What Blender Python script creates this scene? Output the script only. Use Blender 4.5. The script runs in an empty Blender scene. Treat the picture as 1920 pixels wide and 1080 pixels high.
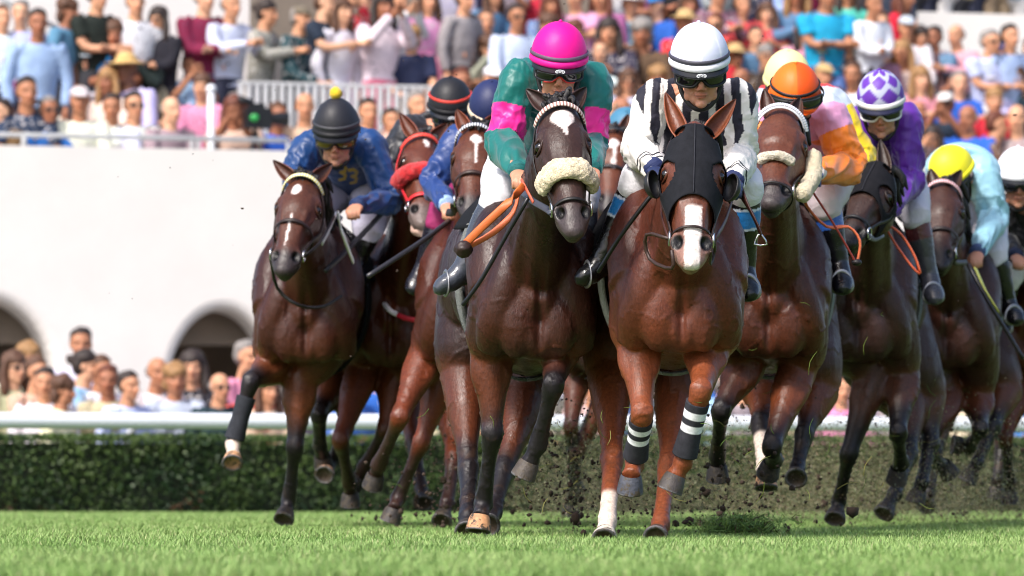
import bpy, math, random
import numpy as np
from mathutils import Vector

random.seed(7)
rng = np.random.default_rng(7)
scene = bpy.context.scene
COLL = scene.collection

# ------------------------------------------------------------------ camera, sky, sun, exposure
CAM_H, HOR, F = 0.26, 894.0, 9600.0      # camera height (m), horizon row, focal length in px of a 1920 px wide picture
cam_d = bpy.data.cameras.new('camera')
cam = bpy.data.objects.new('camera', cam_d)
COLL.objects.link(cam)
cam.location = (0, 0, CAM_H)
cam.rotation_euler = (math.radians(90), 0, 0)
cam_d.sensor_width = 36
cam_d.lens = F / 1920 * 36
cam_d.shift_y = (HOR - 540) / 1920
cam_d.clip_end = 3000
cam_d.clip_start = 0.1
cam_d.dof.use_dof = True
cam_d.dof.focus_distance = 19.4
cam_d.dof.aperture_fstop = 4.3
scene.camera = cam
scene.cycles.filter_width = 1.1

SUN_EL, SUN_AZ = 48.0, -38.0             # azimuth measured from the camera's back, negative = left
world = bpy.data.worlds.new("World")
scene.world = world
world.use_nodes = True
wn = world.node_tree.nodes
wn.clear()
sky = wn.new('ShaderNodeTexSky')
sky.sky_type = 'NISHITA'
sky.sun_disc = False
sky.sun_elevation = math.radians(SUN_EL)
sx, sy = math.sin(math.radians(SUN_AZ)), -math.cos(math.radians(SUN_AZ))
sky.sun_rotation = math.atan2(sx, sy)
sky.dust_density = 3.5
sky.air_density = 0.8
bg = wn.new('ShaderNodeBackground')
bg.inputs['Strength'].default_value = 0.15
wo = wn.new('ShaderNodeOutputWorld')
world.node_tree.links.new(sky.outputs[0], bg.inputs[0])
world.node_tree.links.new(bg.outputs[0], wo.inputs[0])
sd = bpy.data.lights.new('sun', 'SUN')
sd.energy = 2.15
sd.angle = math.radians(9)
sd.color = (1.0, 0.96, 0.91)
sun = bpy.data.objects.new('sun', sd)
COLL.objects.link(sun)
v = Vector((sx * math.cos(math.radians(SUN_EL)), sy * math.cos(math.radians(SUN_EL)), math.sin(math.radians(SUN_EL))))
sun.rotation_euler = v.to_track_quat('Z', 'Y').to_euler()
sun.location = v * 30
scene.view_settings.view_transform = 'Standard'
scene.view_settings.look = 'None'
scene.view_settings.gamma = 1
scene.view_settings.exposure = 0.80


def at(px, py, Y):
    return np.array([(px - 960) * Y / F, Y, CAM_H - (py - HOR) * Y / F])


def lin(c):
    """sRGB 0-255 -> linear"""
    c = np.asarray(c, float) / 255
    return np.where(c <= 0.04045, c / 12.92, ((c + 0.055) / 1.055) ** 2.4)


def nrm(a):
    a = np.asarray(a, float)
    return a / (np.linalg.norm(a) + 1e-9)


# ------------------------------------------------------------------ mesh helpers
class G:
    def __init__(self):
        self.v, self.f, self.n, self.flat = [], [], 0, False

    def add(self, v, f):
        v = np.asarray(v, float)
        self.v.append(v)
        n = self.n
        self.f.extend([tuple(i + n for i in q) for q in f])
        self.n += len(v)
        return self

    def verts(self):
        return np.concatenate(self.v) if self.v else np.zeros((0, 3))


def catmull(P, sub):
    P = np.asarray(P, float)
    if len(P) < 3 or sub < 2:
        return P
    Q = np.vstack([2 * P[0] - P[1], P, 2 * P[-1] - P[-2]])
    out = []
    for i in range(1, len(Q) - 2):
        p0, p1, p2, p3 = Q[i - 1], Q[i], Q[i + 1], Q[i + 2]
        for k in range(sub):
            t = k / sub
            out.append(0.5 * ((2 * p1) + (-p0 + p2) * t + (2 * p0 - 5 * p1 + 4 * p2 - p3) * t * t + (-p0 + 3 * p1 - 3 * p2 + p3) * t ** 3))
    out.append(P[-1])
    return np.array(out)


def loft(g, P, A, B=None, ref=(1, 0, 0), seg=16, sub=4, cap=0.6, closed=False):
    A = np.asarray(A, float)
    B = A if B is None else np.asarray(B, float)
    if A.ndim == 0:
        A = np.full(len(P), float(A))
    if B.ndim == 0:
        B = np.full(len(P), float(B))
    D = catmull(np.column_stack([np.asarray(P, float), A, B]), sub)
    P, A, B = D[:, :3], np.maximum(D[:, 3], 1e-4), np.maximum(D[:, 4], 1e-4)
    n = len(P)
    T = np.gradient(P, axis=0) if not closed else np.roll(P, -1, 0) - np.roll(P, 1, 0)
    T /= np.linalg.norm(T, axis=1)[:, None] + 1e-9
    ref = np.asarray(ref, float)
    R = np.broadcast_to(ref, P.shape) if ref.ndim == 1 else catmull(ref, sub)
    S = R - (R * T).sum(1)[:, None] * T
    S /= np.linalg.norm(S, axis=1)[:, None] + 1e-9
    U = np.cross(S, T)
    a = np.arange(seg) / seg * 2 * math.pi
    V = P[:, None] + (A[:, None] * np.cos(a))[..., None] * S[:, None] + (B[:, None] * np.sin(a))[..., None] * U[:, None]
    V = V.reshape(-1, 3)
    F_ = []
    for i in range(n if closed else n - 1):
        j = (i + 1) % n
        for k in range(seg):
            l = (k + 1) % seg
            F_.append((i * seg + k, i * seg + l, j * seg + l, j * seg + k))
    if not closed:
        V = np.vstack([V, P[0] - T[0] * min(A[0], B[0]) * cap, P[-1] + T[-1] * min(A[-1], B[-1]) * cap])
        q = n * seg
        for k in range(seg):
            l = (k + 1) % seg
            F_.append((q, l, k))
            F_.append((q + 1, (n - 1) * seg + k, (n - 1) * seg + l))
    g.add(V, F_)
    return g


def ell(g, c, r, R=None, nu=14, nv=9):
    r = np.broadcast_to(np.asarray(r, float), (3,))
    V = [(0, 0, 1)]
    for i in range(1, nv):
        th = math.pi * i / nv
        for k in range(nu):
            ph = 2 * math.pi * k / nu
            V.append((math.sin(th) * math.cos(ph), math.sin(th) * math.sin(ph), math.cos(th)))
    V.append((0, 0, -1))
    V = np.array(V) * r
    if R is not None:
        V = V @ np.asarray(R).T
    V = V + np.asarray(c, float)
    f = []
    for k in range(nu):
        l = (k + 1) % nu
        f.append((0, 1 + k, 1 + l))
        for i in range(nv - 2):
            f.append((1 + i * nu + k, 1 + (i + 1) * nu + k, 1 + (i + 1) * nu + l, 1 + i * nu + l))
        f.append((1 + (nv - 2) * nu + l, 1 + (nv - 2) * nu + k, len(V) - 1))
    g.add(V, f)
    return g


def box(g, lo, hi, R=None, c=(0, 0, 0)):
    g.flat = True
    lo, hi = np.array(lo, float), np.array(hi, float)
    V = np.array([[(lo, hi)[i][0], (lo, hi)[j][1], (lo, hi)[k][2]] for i in (0, 1) for j in (0, 1) for k in (0, 1)])
    if R is not None:
        V = V @ np.asarray(R).T
    V = V + np.asarray(c, float)
    g.add(V, [(0, 1, 3, 2), (4, 6, 7, 5), (0, 4, 5, 1), (2, 3, 7, 6), (0, 2, 6, 4), (1, 5, 7, 3)])
    return g


def grid_faces(n, m, wrap=False):
    f = []
    for i in range(n - 1):
        for j in range(m if wrap else m - 1):
            l = (j + 1) % m
            f.append((i * m + j, i * m + l, (i + 1) * m + l, (i + 1) * m + j))
    return f


def mesh_from(name, v, f, smooth=True):
    me = bpy.data.meshes.new(name)
    me.from_pydata([tuple(p) for p in v], [], f)
    me.update()
    if smooth:
        me.polygons.foreach_set('use_smooth', np.ones(len(me.polygons), bool))
    return me


def vco(me):
    a = np.empty(len(me.vertices) * 3)
    me.vertices.foreach_get('co', a)
    return a.reshape(-1, 3)


def set_vco(me, a):
    me.vertices.foreach_set('co', np.ascontiguousarray(a).ravel())
    me.update()


def vno(me):
    a = np.empty(len(me.vertices) * 3)
    me.vertex_normals.foreach_get('vector', a)
    return a.reshape(-1, 3)


def paint(me, col):
    col = np.asarray(col, float)
    n = len(me.vertices)
    if col.ndim == 1:
        col = np.broadcast_to(col, (n, 3))
    at_ = me.color_attributes.new('Col', 'FLOAT_COLOR', 'POINT')
    at_.data.foreach_set('color', np.column_stack([col, np.ones(n)]).ravel())


def bake(name, g, voxel, it=5, factor=0.5):
    """union of the overlapping closed shapes as one continuous smooth surface"""
    me = mesh_from(name, g.verts(), g.f)
    ob = bpy.data.objects.new('tmp', me)
    COLL.objects.link(ob)
    m = ob.modifiers.new('r', 'REMESH')
    m.mode = 'VOXEL'
    m.voxel_size = voxel
    m.use_smooth_shade = True
    if it:
        s = ob.modifiers.new('s', 'SMOOTH')
        s.iterations = it
        s.factor = factor
    dg = bpy.context.evaluated_depsgraph_get()
    out = bpy.data.meshes.new_from_object(ob.evaluated_get(dg))
    out.name = name
    bpy.data.objects.remove(ob)
    bpy.data.meshes.remove(me)
    out.polygons.foreach_set('use_smooth', np.ones(len(out.polygons), bool))
    out.update()
    return out


def wnoise(P, scale, seed=0, oct=3):
    """cheap smooth noise, about -1..1"""
    r = np.random.default_rng(seed)
    out = np.zeros(len(P))
    amp = 1.0
    for o in range(oct):
        s = np.zeros(len(P))
        for k in range(5):
            d = r.normal(size=3)
            d /= np.linalg.norm(d)
            s += np.sin(P @ d * scale * (2 ** o) * (0.7 + 0.6 * r.random()) + r.random() * 6.28 + 1.3 * np.sin(P @ np.roll(d, 1) * scale * 0.6 * 2 ** o))
        out += amp * s / 3.2
        amp *= 0.5
    return out / 1.6


def ss(x, a, b):
    t = np.clip((x - a) / (b - a), 0, 1)
    return t * t * (3 - 2 * t)


def mix(a, b, t):
    t = np.asarray(t, float)
    if t.ndim:
        t = t[:, None]
    return a * (1 - t) + b * t


def empty(name, loc, label=None, cat=None, group=None):
    o = bpy.data.objects.new(name, None)
    o.empty_display_size = 0.1
    o.location = tuple(loc)
    COLL.objects.link(o)
    tag(o, label, cat, group)
    return o


def tag(o, label=None, cat=None, group=None, kind=None):
    if label: o['label'] = label
    if cat: o['category'] = cat
    if group: o['group'] = group
    if kind: o['kind'] = kind
    return o


def obj(name, me, mat, parent=None, root=None, loc=None):
    """link a mesh; its vertices are in world space when root is given (the root's location is taken off)"""
    if isinstance(me, G):
        me = mesh_from(name, me.verts(), me.f, smooth=not me.flat)
    me.name = name
    if root is not None:
        set_vco(me, vco(me) - np.array(root.location))
    o = bpy.data.objects.new(name, me)
    me.materials.clear()
    me.materials.append(mat)
    COLL.objects.link(o)
    if parent is not None:
        o.parent = parent
    if loc is not None:
        o.location = tuple(loc)
    return o


def recenter(o, base):
    """move the origin of a one-mesh thing to its base"""
    set_vco(o.data, vco(o.data) - np.asarray(base, float))
    o.location = tuple(base)
    return o


# ------------------------------------------------------------------ materials
class NT:
    def __init__(self, name):
        self.m = bpy.data.materials.new(name)
        self.m.use_nodes = True
        self.t = self.m.node_tree
        self.b = self.t.nodes['Principled BSDF']

    def n(self, typ, **kw):
        nd = self.t.nodes.new(typ)
        for k, v_ in kw.items():
            if k in nd.inputs:
                nd.inputs[k].default_value = v_
            else:
                setattr(nd, k, v_)
        return nd

    def l(self, a, b):
        self.t.links.new(a, b)


def make_mat(name, col=None, src=None, rough=0.6, spec=0.5, var=0.0, vscale=6, bump=0.0, bscale=40, bdist=0.01, bdet=3,
             metal=0.0, sheen=0.0, coat=0.0, rvar=0.0, trans=0.0, sss=0.0, stretch=None, dirt=None):
    q = NT(name)
    b = q.b
    b.inputs['Roughness'].default_value = rough
    b.inputs['Specular IOR Level'].default_value = spec
    b.inputs['Metallic'].default_value = metal
    b.inputs['Sheen Weight'].default_value = sheen
    b.inputs['Coat Weight'].default_value = coat
    if sss:
        b.inputs['Subsurface Weight'].default_value = sss
        b.inputs['Subsurface Radius'].default_value = (0.012, 0.005, 0.003)
        b.inputs['Subsurface Scale'].default_value = 1.0
    tc = q.n('ShaderNodeTexCoord')
    if src == 'attr':
        c = q.n('ShaderNodeAttribute', attribute_name='Col').outputs['Color']
    elif src in ('object', 'objattr'):
        c = q.n('ShaderNodeObjectInfo').outputs['Color']
        if src == 'objattr':
            at2 = q.n('ShaderNodeAttribute', attribute_name='Col')
            m2 = q.n('ShaderNodeMix', data_type='RGBA', blend_type='MULTIPLY')
            m2.inputs[0].default_value = 1
            q.l(c, m2.inputs[6]); q.l(at2.outputs['Color'], m2.inputs[7])
            c = m2.outputs[2]
    else:
        r = q.n('ShaderNodeRGB')
        r.outputs[0].default_value = (*col, 1)
        c = r.outputs[0]
    if var:
        nz = q.n('ShaderNodeTexNoise', Scale=vscale, Detail=4.0, Roughness=0.6)
        q.l(tc.outputs['Object'], nz.inputs['Vector'])
        mr = q.n('ShaderNodeMapRange')
        mr.inputs['From Min'].default_value = 0.25
        mr.inputs['From Max'].default_value = 0.75
        mr.inputs['To Min'].default_value = 1 - var
        mr.inputs['To Max'].default_value = 1 + var
        q.l(nz.outputs[0], mr.inputs[0])
        mx = q.n('ShaderNodeMix', data_type='RGBA', blend_type='MULTIPLY')
        mx.inputs[0].default_value = 1
        q.l(c, mx.inputs[6])
        q.l(mr.outputs[0], mx.inputs[7])
        c = mx.outputs[2]
    if dirt:
        dc, dsc, dth = dirt
        nz = q.n('ShaderNodeTexNoise', Scale=dsc, Detail=5.0, Roughness=0.7)
        q.l(tc.outputs['Object'], nz.inputs['Vector'])
        mr = q.n('ShaderNodeMapRange')
        mr.inputs['From Min'].default_value = dth
        mr.inputs['From Max'].default_value = dth + 0.03
        q.l(nz.outputs[0], mr.inputs[0])
        mx = q.n('ShaderNodeMix', data_type='RGBA')
        q.l(mr.outputs[0], mx.inputs[0])
        q.l(c, mx.inputs[6])
        mx.inputs[7].default_value = (*dc, 1)
        c = mx.outputs[2]
    q.l(c, b.inputs['Base Color'])
    if trans:
        b.inputs['Transmission Weight'].default_value = trans
    if rvar:
        nz = q.n('ShaderNodeTexNoise', Scale=9.0, Detail=5.0, Roughness=0.65)
        q.l(tc.outputs['Object'], nz.inputs['Vector'])
        mr = q.n('ShaderNodeMapRange')
        mr.inputs['From Min'].default_value = 0.3
        mr.inputs['From Max'].default_value = 0.7
        mr.inputs['To Min'].default_value = rough - rvar
        mr.inputs['To Max'].default_value = rough + rvar
        q.l(nz.outputs[0], mr.inputs[0])
        q.l(mr.outputs[0], b.inputs['Roughness'])
    if bump:
        nz = q.n('ShaderNodeTexNoise', Scale=bscale, Detail=float(bdet), Roughness=0.6, Distortion=0.6)
        if stretch:
            mp = q.n('ShaderNodeMapping')
            mp.inputs['Scale'].default_value = stretch
            q.l(tc.outputs['Object'], mp.inputs[0])
            q.l(mp.outputs[0], nz.inputs['Vector'])
        else:
            q.l(tc.outputs['Object'], nz.inputs['Vector'])
        bp = q.n('ShaderNodeBump', Strength=bump, Distance=bdist)
        q.l(nz.outputs[0], bp.inputs['Height'])
        q.l(bp.outputs[0], b.inputs['Normal'])
    return q.m


M = {}
M['coat'] = make_mat('horse_coat', src='attr', rough=0.41, spec=0.38, var=0.34, vscale=85, rvar=0.16, bump=0.5, bscale=80, bdist=0.006, bdet=10, stretch=(1, 1, .45), dirt=((.30, .24, .20), 75, .735))
M['hoof'] = make_mat('hoof_horn', src='attr', rough=0.6, var=0.4, vscale=35, bump=0.6, bscale=60, bdist=0.006, dirt=((.06, .045, .03), 28, .52))
M['eye'] = make_mat('eye', (0.008, 0.005, 0.004), rough=0.06, spec=0.8)
M['hair'] = make_mat('horse_hair', (0.012, 0.009, 0.009), rough=0.5, bump=0.8, bscale=90, bdist=0.01, stretch=(1, 1, 0.2))
M['leather_black'] = make_mat('black_leather', (0.012, 0.011, 0.012), rough=0.4, bump=0.2, bscale=60, bdist=0.003)
M['leather_brown'] = make_mat('brown_leather', (0.05, 0.02, 0.012), rough=0.4, bump=0.2, bscale=60, bdist=0.003)
M['boot'] = make_mat('boot_leather', src='attr', rough=0.28, spec=0.6, bump=0.5, bscale=16, bdist=0.01, rvar=0.08)
M['metal'] = make_mat('bit_metal', (0.6, 0.6, 0.62), rough=0.25, metal=1.0)
M['silk'] = make_mat('racing_silk', src='attr', rough=0.42, spec=0.45, sheen=0.15, bump=0.25, bscale=24, bdist=0.008, bdet=2, stretch=(1.3, 1.3, 0.8))
M['cloth'] = make_mat('plain_cloth', src='attr', rough=0.75, bump=0.7, bscale=9, bdist=0.02, bdet=4, dirt=((0.06, 0.04, 0.02), 60, 0.71))
M['helmet'] = make_mat('helmet_cover', src='attr', rough=0.5, spec=0.35, bump=0.35, bscale=11, bdist=0.008, dirt=((.10, .08, .06), 45, .735))
M['black_cloth'] = make_mat('black_cloth', src='attr', rough=0.85, spec=0.15, var=0.25, vscale=40, bump=0.4, bscale=120, bdist=0.002)
M['skin'] = make_mat('skin', src='attr', rough=0.5, sss=0.25, var=0.08, vscale=30, bump=0.15, bscale=60, bdist=0.003)
M['lens'] = make_mat('goggle_lens', (0.01, 0.01, 0.012), rough=0.05, spec=0.8)
M['lens_amber'] = make_mat('amber_goggle_lens', (0.13, 0.09, 0.01), rough=0.08, spec=0.8)
M['plastic'] = make_mat('plastic', src='attr', rough=0.35)
M['fleece'] = make_mat('fleece', src='attr', rough=0.95, sheen=0.3, bump=1.0, bscale=160, bdist=0.012, bdet=4, var=0.2, vscale=50)
M['strap'] = make_mat('strap', src='attr', rough=0.5, bump=0.25, bscale=80, bdist=0.003)
M['c_skin'] = make_mat('spectator_skin', src='objattr', rough=0.6, var=0.06)
M['c_cloth'] = make_mat('spectator_cloth', src='object', rough=0.85, var=0.12, vscale=9, bump=0.8, bscale=7, bdist=0.03)
M['c_hair'] = make_mat('spectator_hair', src='object', rough=0.6, var=0.3, vscale=40, bump=0.6, bscale=50, bdist=0.01)
M['c_thing'] = make_mat('spectator_item', src='object', rough=0.4)
M['rail_grey2'] = make_mat('stirrup_metal', (0.30, 0.30, 0.31), rough=0.35, metal=0.8)

# ------------------------------------------------------------------ horses
def limb_pts(P, fr):
    """points at fractional joint parameters along a polyline"""
    out = []
    for t in fr:
        i = min(int(t), len(P) - 2)
        u = t - i
        out.append(P[i] * (1 - u) + P[i + 1] * u)
    return np.array(out)


def poly_param(V, P):
    """distance and joint parameter of the nearest point on polyline P"""
    best = np.full(len(V), 1e9)
    par = np.zeros(len(V))
    for i in range(len(P) - 1):
        a, d = P[i], P[i + 1] - P[i]
        t = np.clip(((V - a) @ d) / (d @ d), 0, 1)
        q = np.linalg.norm(V - (a + t[:, None] * d), axis=1)
        m = q < best
        best[m] = q[m]
        par[m] = i + t[m]
    return best, par


TORSO = [  # y, z centre, half width, half height
    (-0.40, 1.04, 0.110, 0.13), (-0.33, 1.05, 0.185, 0.24), (-0.18, 1.09, 0.225, 0.33), (0.02, 1.13, 0.245, 0.385),
    (0.30, 1.14, 0.275, 0.375), (0.60, 1.17, 0.285, 0.345), (0.85, 1.21, 0.275, 0.30), (1.08, 1.23, 0.275, 0.28),
    (1.30, 1.20, 0.215, 0.23), (1.42, 1.17, 0.10, 0.12)]
HEADST = [  # t, half width, half depth
    (-0.05, .045, .050), (0.04, .072, .080), (0.16, .092, .105), (0.30, .108, .128), (0.42, .098, .130), (0.55, .082, .108),
    (0.68, .069, .086), (0.78, .060, .072), (0.86, .067, .066), (0.92, .060, .056), (0.97, .049, .044), (1.02, .034, .026)]


class Horse:
    def __init__(self, sp):
        self.sp = sp
        Y = sp['Y']
        self.Y = Y
        self.yaw = math.radians(sp.get('yaw', 0))
        self.dz = sp.get('dz', 0)
        self.W = np.array([(sp['px'] - 960) * Y / F, Y, 0.0])
        self.wid = sp.get('wid', 1.0)

    def T(self, x, y, z):
        c, s = math.cos(self.yaw), math.sin(self.yaw)
        return self.W + np.array([x * c + y * s, -x * s + y * c, z + self.dz])

    def side(self):
        return np.array([math.cos(self.yaw), -math.sin(self.yaw), 0.0])

    def P(self, q):
        return at(q[0], q[1], self.Y + q[2])

    def tsec(self, y):
        a = np.array(TORSO)
        return [np.interp(y, a[:, 0], a[:, i]) for i in (1, 2, 3)]

    def head_frame(self):
        sp = self.sp
        a0, a1 = self.P(sp['poll']), self.P(sp['muzzle'])
        self.hp, self.ha = a0, nrm(a1 - a0)
        self.L = np.linalg.norm(a1 - a0)
        roll = math.radians(sp.get('roll', 0))
        turn = math.radians(sp.get('turn', 0))       # face turned: positive shows its (picture) right cheek
        f = np.array([math.sin(turn), -math.cos(turn), 0.0])
        f = nrm(f - (f @ self.ha) * self.ha)
        s = np.cross(f, self.ha)
        s = s if s[0] > 0 else -s
        self.hf, self.hs = f, s
        self.hk = sp.get('hk', 1.0)

    def hsec(self, t):
        a = np.array(HEADST)
        hw, hd = np.interp(t, a[:, 0], a[:, 1]) * self.hk, np.interp(t, a[:, 0], a[:, 2]) * self.hk
        face = np.interp(t, [0, .3, .6, 1.0], [.070, .085, .072, .045]) * self.hk     # front profile line
        c = self.hp + self.ha * t * self.L + self.hf * (face - hd)
        return c, hw, hd

    def hsurf(self, t, ang, off=0.0):
        """point on the head, ang in degrees from the front of the face (+ = picture right)"""
        c, hw, hd = self.hsec(t)
        a = math.radians(ang)
        return c + self.hs * (hw + off) * math.sin(a) + self.hf * (hd + off) * math.cos(a)

    def build(self):
        sp = self.sp
        k = self.wid
        root = self.root = empty('racehorse', (self.W[0], self.W[1], 0), sp['label'], 'horse', 'racehorses galloping in the pack')
        self.head_frame()
        g = G()
        sd = self.side()
        st = TORSO
        loft(g, [self.T(0, y, z) for y, z, w, h in st], [w * k for y, z, w, h in st], [h for y, z, w, h in st], ref=sd, seg=28, sub=4)
        # withers, shoulders, breast muscles
        loft(g, [self.T(0, -.25, 1.36), self.T(0, 0, 1.47), self.T(0, .25, 1.43), self.T(0, .5, 1.4)], [.07, .075, .09, .08], [.08, .09, .08, .06], ref=sd)
        for s in (-1, 1):
            loft(g, [self.T(s * .10 * k, 0.0, 1.42), self.T(s * .165 * k, -.12, 1.25), self.T(s * .175 * k, -.26, 1.06)], [.07, .10, .095], [.11, .15, .12], ref=sd)
            ell(g, self.T(s * .082 * k, -.365, .955), (.086 * k, .072, .15))
            loft(g, [self.T(s * .07, -.33, 1.28), self.T(s * .12 * k, -.36, 1.12), self.T(s * .16 * k, -.33, .96), self.T(s * .17 * k, -.26, .86)], [.06, .075, .08, .07], ref=sd)
            ell(g, self.T(s * .165 * k, -.28, 1.03), (.082, .10, .15))
            ell(g, self.T(s * .15 * k, .98, 1.14), (.155 * k, .29, .27))
        ell(g, self.T(0, -.34, .90), (.12 * k, .09, .10))
        # neck
        poll = self.hp
        thr = self.hsec(0.22)[0] - self.hf * 0.05
        nb = self.T(0, -.10, 1.20)
        ne = poll * 0.6 + thr * 0.4 - self.hf * 0.06
        mid = nb * 0.5 + ne * 0.5 + np.array([0, 0, sp.get('crest', -0.02)])
        q1 = nb * .75 + ne * .25 + np.array([0, 0, -0.02])
        q3 = nb * .25 + ne * .75 + np.array([0, 0, .01])
        rf = [sd, sd, sd, self.hs, self.hs]
        loft(g, [nb, q1, mid, q3, ne], [.17 * k, .145 * k, .108, .086, .075], [.30, .27, .21, .165, .12], ref=np.array(rf), seg=22)
        # windpipe groove muscles
        for s in (-1, 1):
            loft(g, [self.T(s * .09, -.36, 1.02), q1 + sd * s * .07 + np.array([0, -.10, -.14]), q3 + self.hs * s * .045 + np.array([0, 0, -.07])], [.055, .05, .035], ref=sd)
        # head
        hs_ = [self.hsec(t) for t, _, _ in HEADST]
        loft(g, [h[0] for h in hs_], [h[1] for h in hs_], [h[2] for h in hs_], ref=self.hs, seg=24, sub=4)
        hk = self.hk
        for s in (-1, 1):
            R = np.column_stack([self.hs, self.ha, self.hf])
            c, hw, hd = self.hsec(.30)
            ell(g, self.hsurf(.27, s * 62, -.016), (.028 * hk, .048 * hk, .028 * hk), R)           # brow
            ell(g, c + self.hs * s * hw * .62 - self.hf * hd * .30 + self.ha * .03, (.042 * hk, .10 * hk, .085 * hk), R)  # jowl
            loft(g, [self.hsurf(.36, s * 66, -.012), self.hsurf(.5, s * 60, -.008), self.hsurf(.62, s * 55, -.012)], [.014, .013, .008])  # facial crest
            ell(g, self.hsurf(.85, s * 60, -.006), (.024 * hk, .040 * hk, .028 * hk), R)
            loft(g, [self.hsurf(.22, s * 40, -.012), self.hsurf(.4, s * 36, -.010), self.hsurf(.6, s * 36, -.010), self.hsurf(.78, s * 36, -.014)], [.018, .016, .014, .012])   # edge of the nasal bone           # nostril wing
        ell(g, self.hsec(.93)[0] - self.hf * .035 + self.ha * .01, (.036 * hk, .042 * hk, .030 * hk), np.column_stack([self.hs, self.ha, self.hf]))  # chin
        # legs
        legs = {}
        for key in ('fl', 'fr', 'hl', 'hr'):
            if key not in sp:
                continue
            s = -1 if key[1] == 'l' else 1
            pts = [self.P(q) for q in sp[key]]
            legs[key] = pts = np.array(pts)
            if key[0] == 'f':       # elbow, knee, fetlock, coronet
                e = pts[0]
                loft(g, [self.T(s * .16 * k, -.24, 1.05), e * .5 + self.T(s * .17 * k, -.20, .95) * .5, e], [.10, .105, .08], [.13, .12, .09], ref=sd)
                fr = [0, .3, .65, .88, 1.0, 1.14, 1.3, 1.6, 1.88, 2.0, 2.15, 2.6, 3.0]
                ra = [.088, .076, .054, .043, .046, .040, .031, .029, .035, .042, .037, .032, .040]
                rb = [.105, .090, .062, .048, .052, .046, .036, .034, .040, .048, .044, .035, .040]
                loft(g, limb_pts(pts, fr), ra, rb, ref=sd, sub=3, cap=.3)
                fdir = nrm(pts[1] - pts[0])
                for sg in (-1, 1):
                    o1 = sd * sg * .040
                    loft(g, [pts[0] + o1 * .9 + np.array([0, -.03, .03]), pts[0] * .7 + pts[1] * .3 + o1 * 1.05 + np.array([0, -.025, 0]), pts[0] * .4 + pts[1] * .6 + o1 * .62 + np.array([0, -.015, 0])], [.042, .044, .026], ref=sd, seg=12)
                    ell(g, pts[1] + sd * sg * .026 + np.array([0, -.02, .008]), (.019, .02, .03))
                    loft(g, [pts[1] + sd * sg * .022, pts[1] * .5 + pts[2] * .5 + sd * sg * .017 + np.array([0, .012, 0]), pts[2] + sd * sg * .022], [.016, .014, .018], ref=sd, seg=8)
                kn = pts[1] + nrm(pts[0] - pts[1]) * .01
                ell(g, kn + np.array([0, -.008, 0]), (.038, .039, .056))
                ell(g, pts[2], (.040, .044, .042))
            else:                   # stifle, hock, fetlock, coronet
                loft(g, [self.T(s * .15 * k, 1.08, 1.16), self.T(s * .17 * k, .98, 1.0) * .5 + pts[0] * .5, pts[0]], [.14, .135, .105], [.22, .18, .12], ref=sd)
                fr = [0, .35, .7, .92, 1.0, 1.12, 1.35, 1.8, 1.95, 2.0, 2.2, 2.6, 3.0]
                ra = [.100, .078, .050, .044, .048, .044, .036, .034, .038, .042, .036, .033, .040]
                rb = [.120, .095, .060, .056, .066, .056, .040, .036, .042, .048, .042, .036, .040]
                loft(g, limb_pts(pts, fr), ra, rb, ref=sd, sub=3, cap=.3)
                ell(g, pts[1] + self.T(0, .03, 0) - self.T(0, 0, 0) + nrm(pts[0] - pts[1]) * .03, (.036, .05, .05))
        # tail dock
        vox = sp.get('vox', .0105)
        me = bake('body', g, vox, 8)
        V = vco(me)
        N = vno(me)
        # eyes sockets, nostrils, mouth, groove between breast muscles
        D = np.zeros_like(V)

        def dent(c, r, depth, d, R=None):
            q = V - c
            if R is not None:
                q = q @ R
            D[:] += -np.outer(np.exp(-((q / r) ** 2).sum(1)), nrm(d)) * depth
        R = np.column_stack([self.hs, self.ha, self.hf])
        noz = []
        for s in (-1, 1):
            ec = self.hsurf(.315, s * 70, 0)
            dent(ec, np.array([.03, .026, .03]), .012, ec - self.hsec(.315)[0], R)
            nc = self.hsurf(.87, s * 48, .012)
            noz.append(nc)
            dent(nc, np.array([.018, .028, .020]) * hk, .036, self.hf * .9 + self.hs * s * .7 + self.ha * .3, R)
            dent(self.hsurf(.62, s * 72, 0), np.array([.02, .09, .03]), .009, self.hs * s, R)
            dent(self.hsurf(.17, s * 40, 0), np.array([.025, .04, .03]), .008, self.hf, R)
        for zz in np.linspace(.86, 1.16, 9):
            dent(self.T(0, -.46, zz), np.array([.018, .10, .05]), .012, -np.array([0, 1.0, 0]) + 0 * sd)
        mc = self.hsec(.965)[0]
        q = (V - mc) @ R
        mm = np.exp(-(((q[:, 2] + .018 * hk) / .006) ** 2)) * (np.abs(q[:, 1]) < .06) * (np.abs(q[:, 0]) < .07)
        D += -N * (mm * .006)[:, None]
        # muscle and vein relief
        rel = wnoise(V * np.array([1, 1, .55]), 26, 3, 2)
        hd_, hpar = poly_param(V, np.array([self.hp, self.hp + self.ha * self.L]))
        body_m = ss(hd_, .14, .22)
        D += N * (rel * .0016 * body_m)[:, None]
        vein = 1 - np.abs(wnoise(V * np.array([1, 1, .6]), 30, 9, 2))
        D += N * (np.clip(vein - .95, 0, 1) * .09 * body_m)[:, None]
        # short creases running down the breast
        cr = wnoise(V * np.array([1, .4, .28]), 70, 12, 2)
        bm = np.exp(-(((V - self.T(0, -.36, 1.12)) / np.array([.16, .25, .2])) ** 2).sum(1))
        D += N * (cr * bm * .003)[:, None]
        V2 = V + D
        # colour
        base, warm, dark = [lin(c) for c in sp['coat']]
        base, warm = base * np.array([.46, .44, .46]), warm * np.array([.60, .575, .56])
        col = np.tile(base, (len(V), 1))
        zl = V[:, 2] - self.dz
        col = mix(col, np.tile(warm, (len(V), 1)), .35 * np.clip(wnoise(V, 7, 5) + .2, 0, 1))
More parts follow.
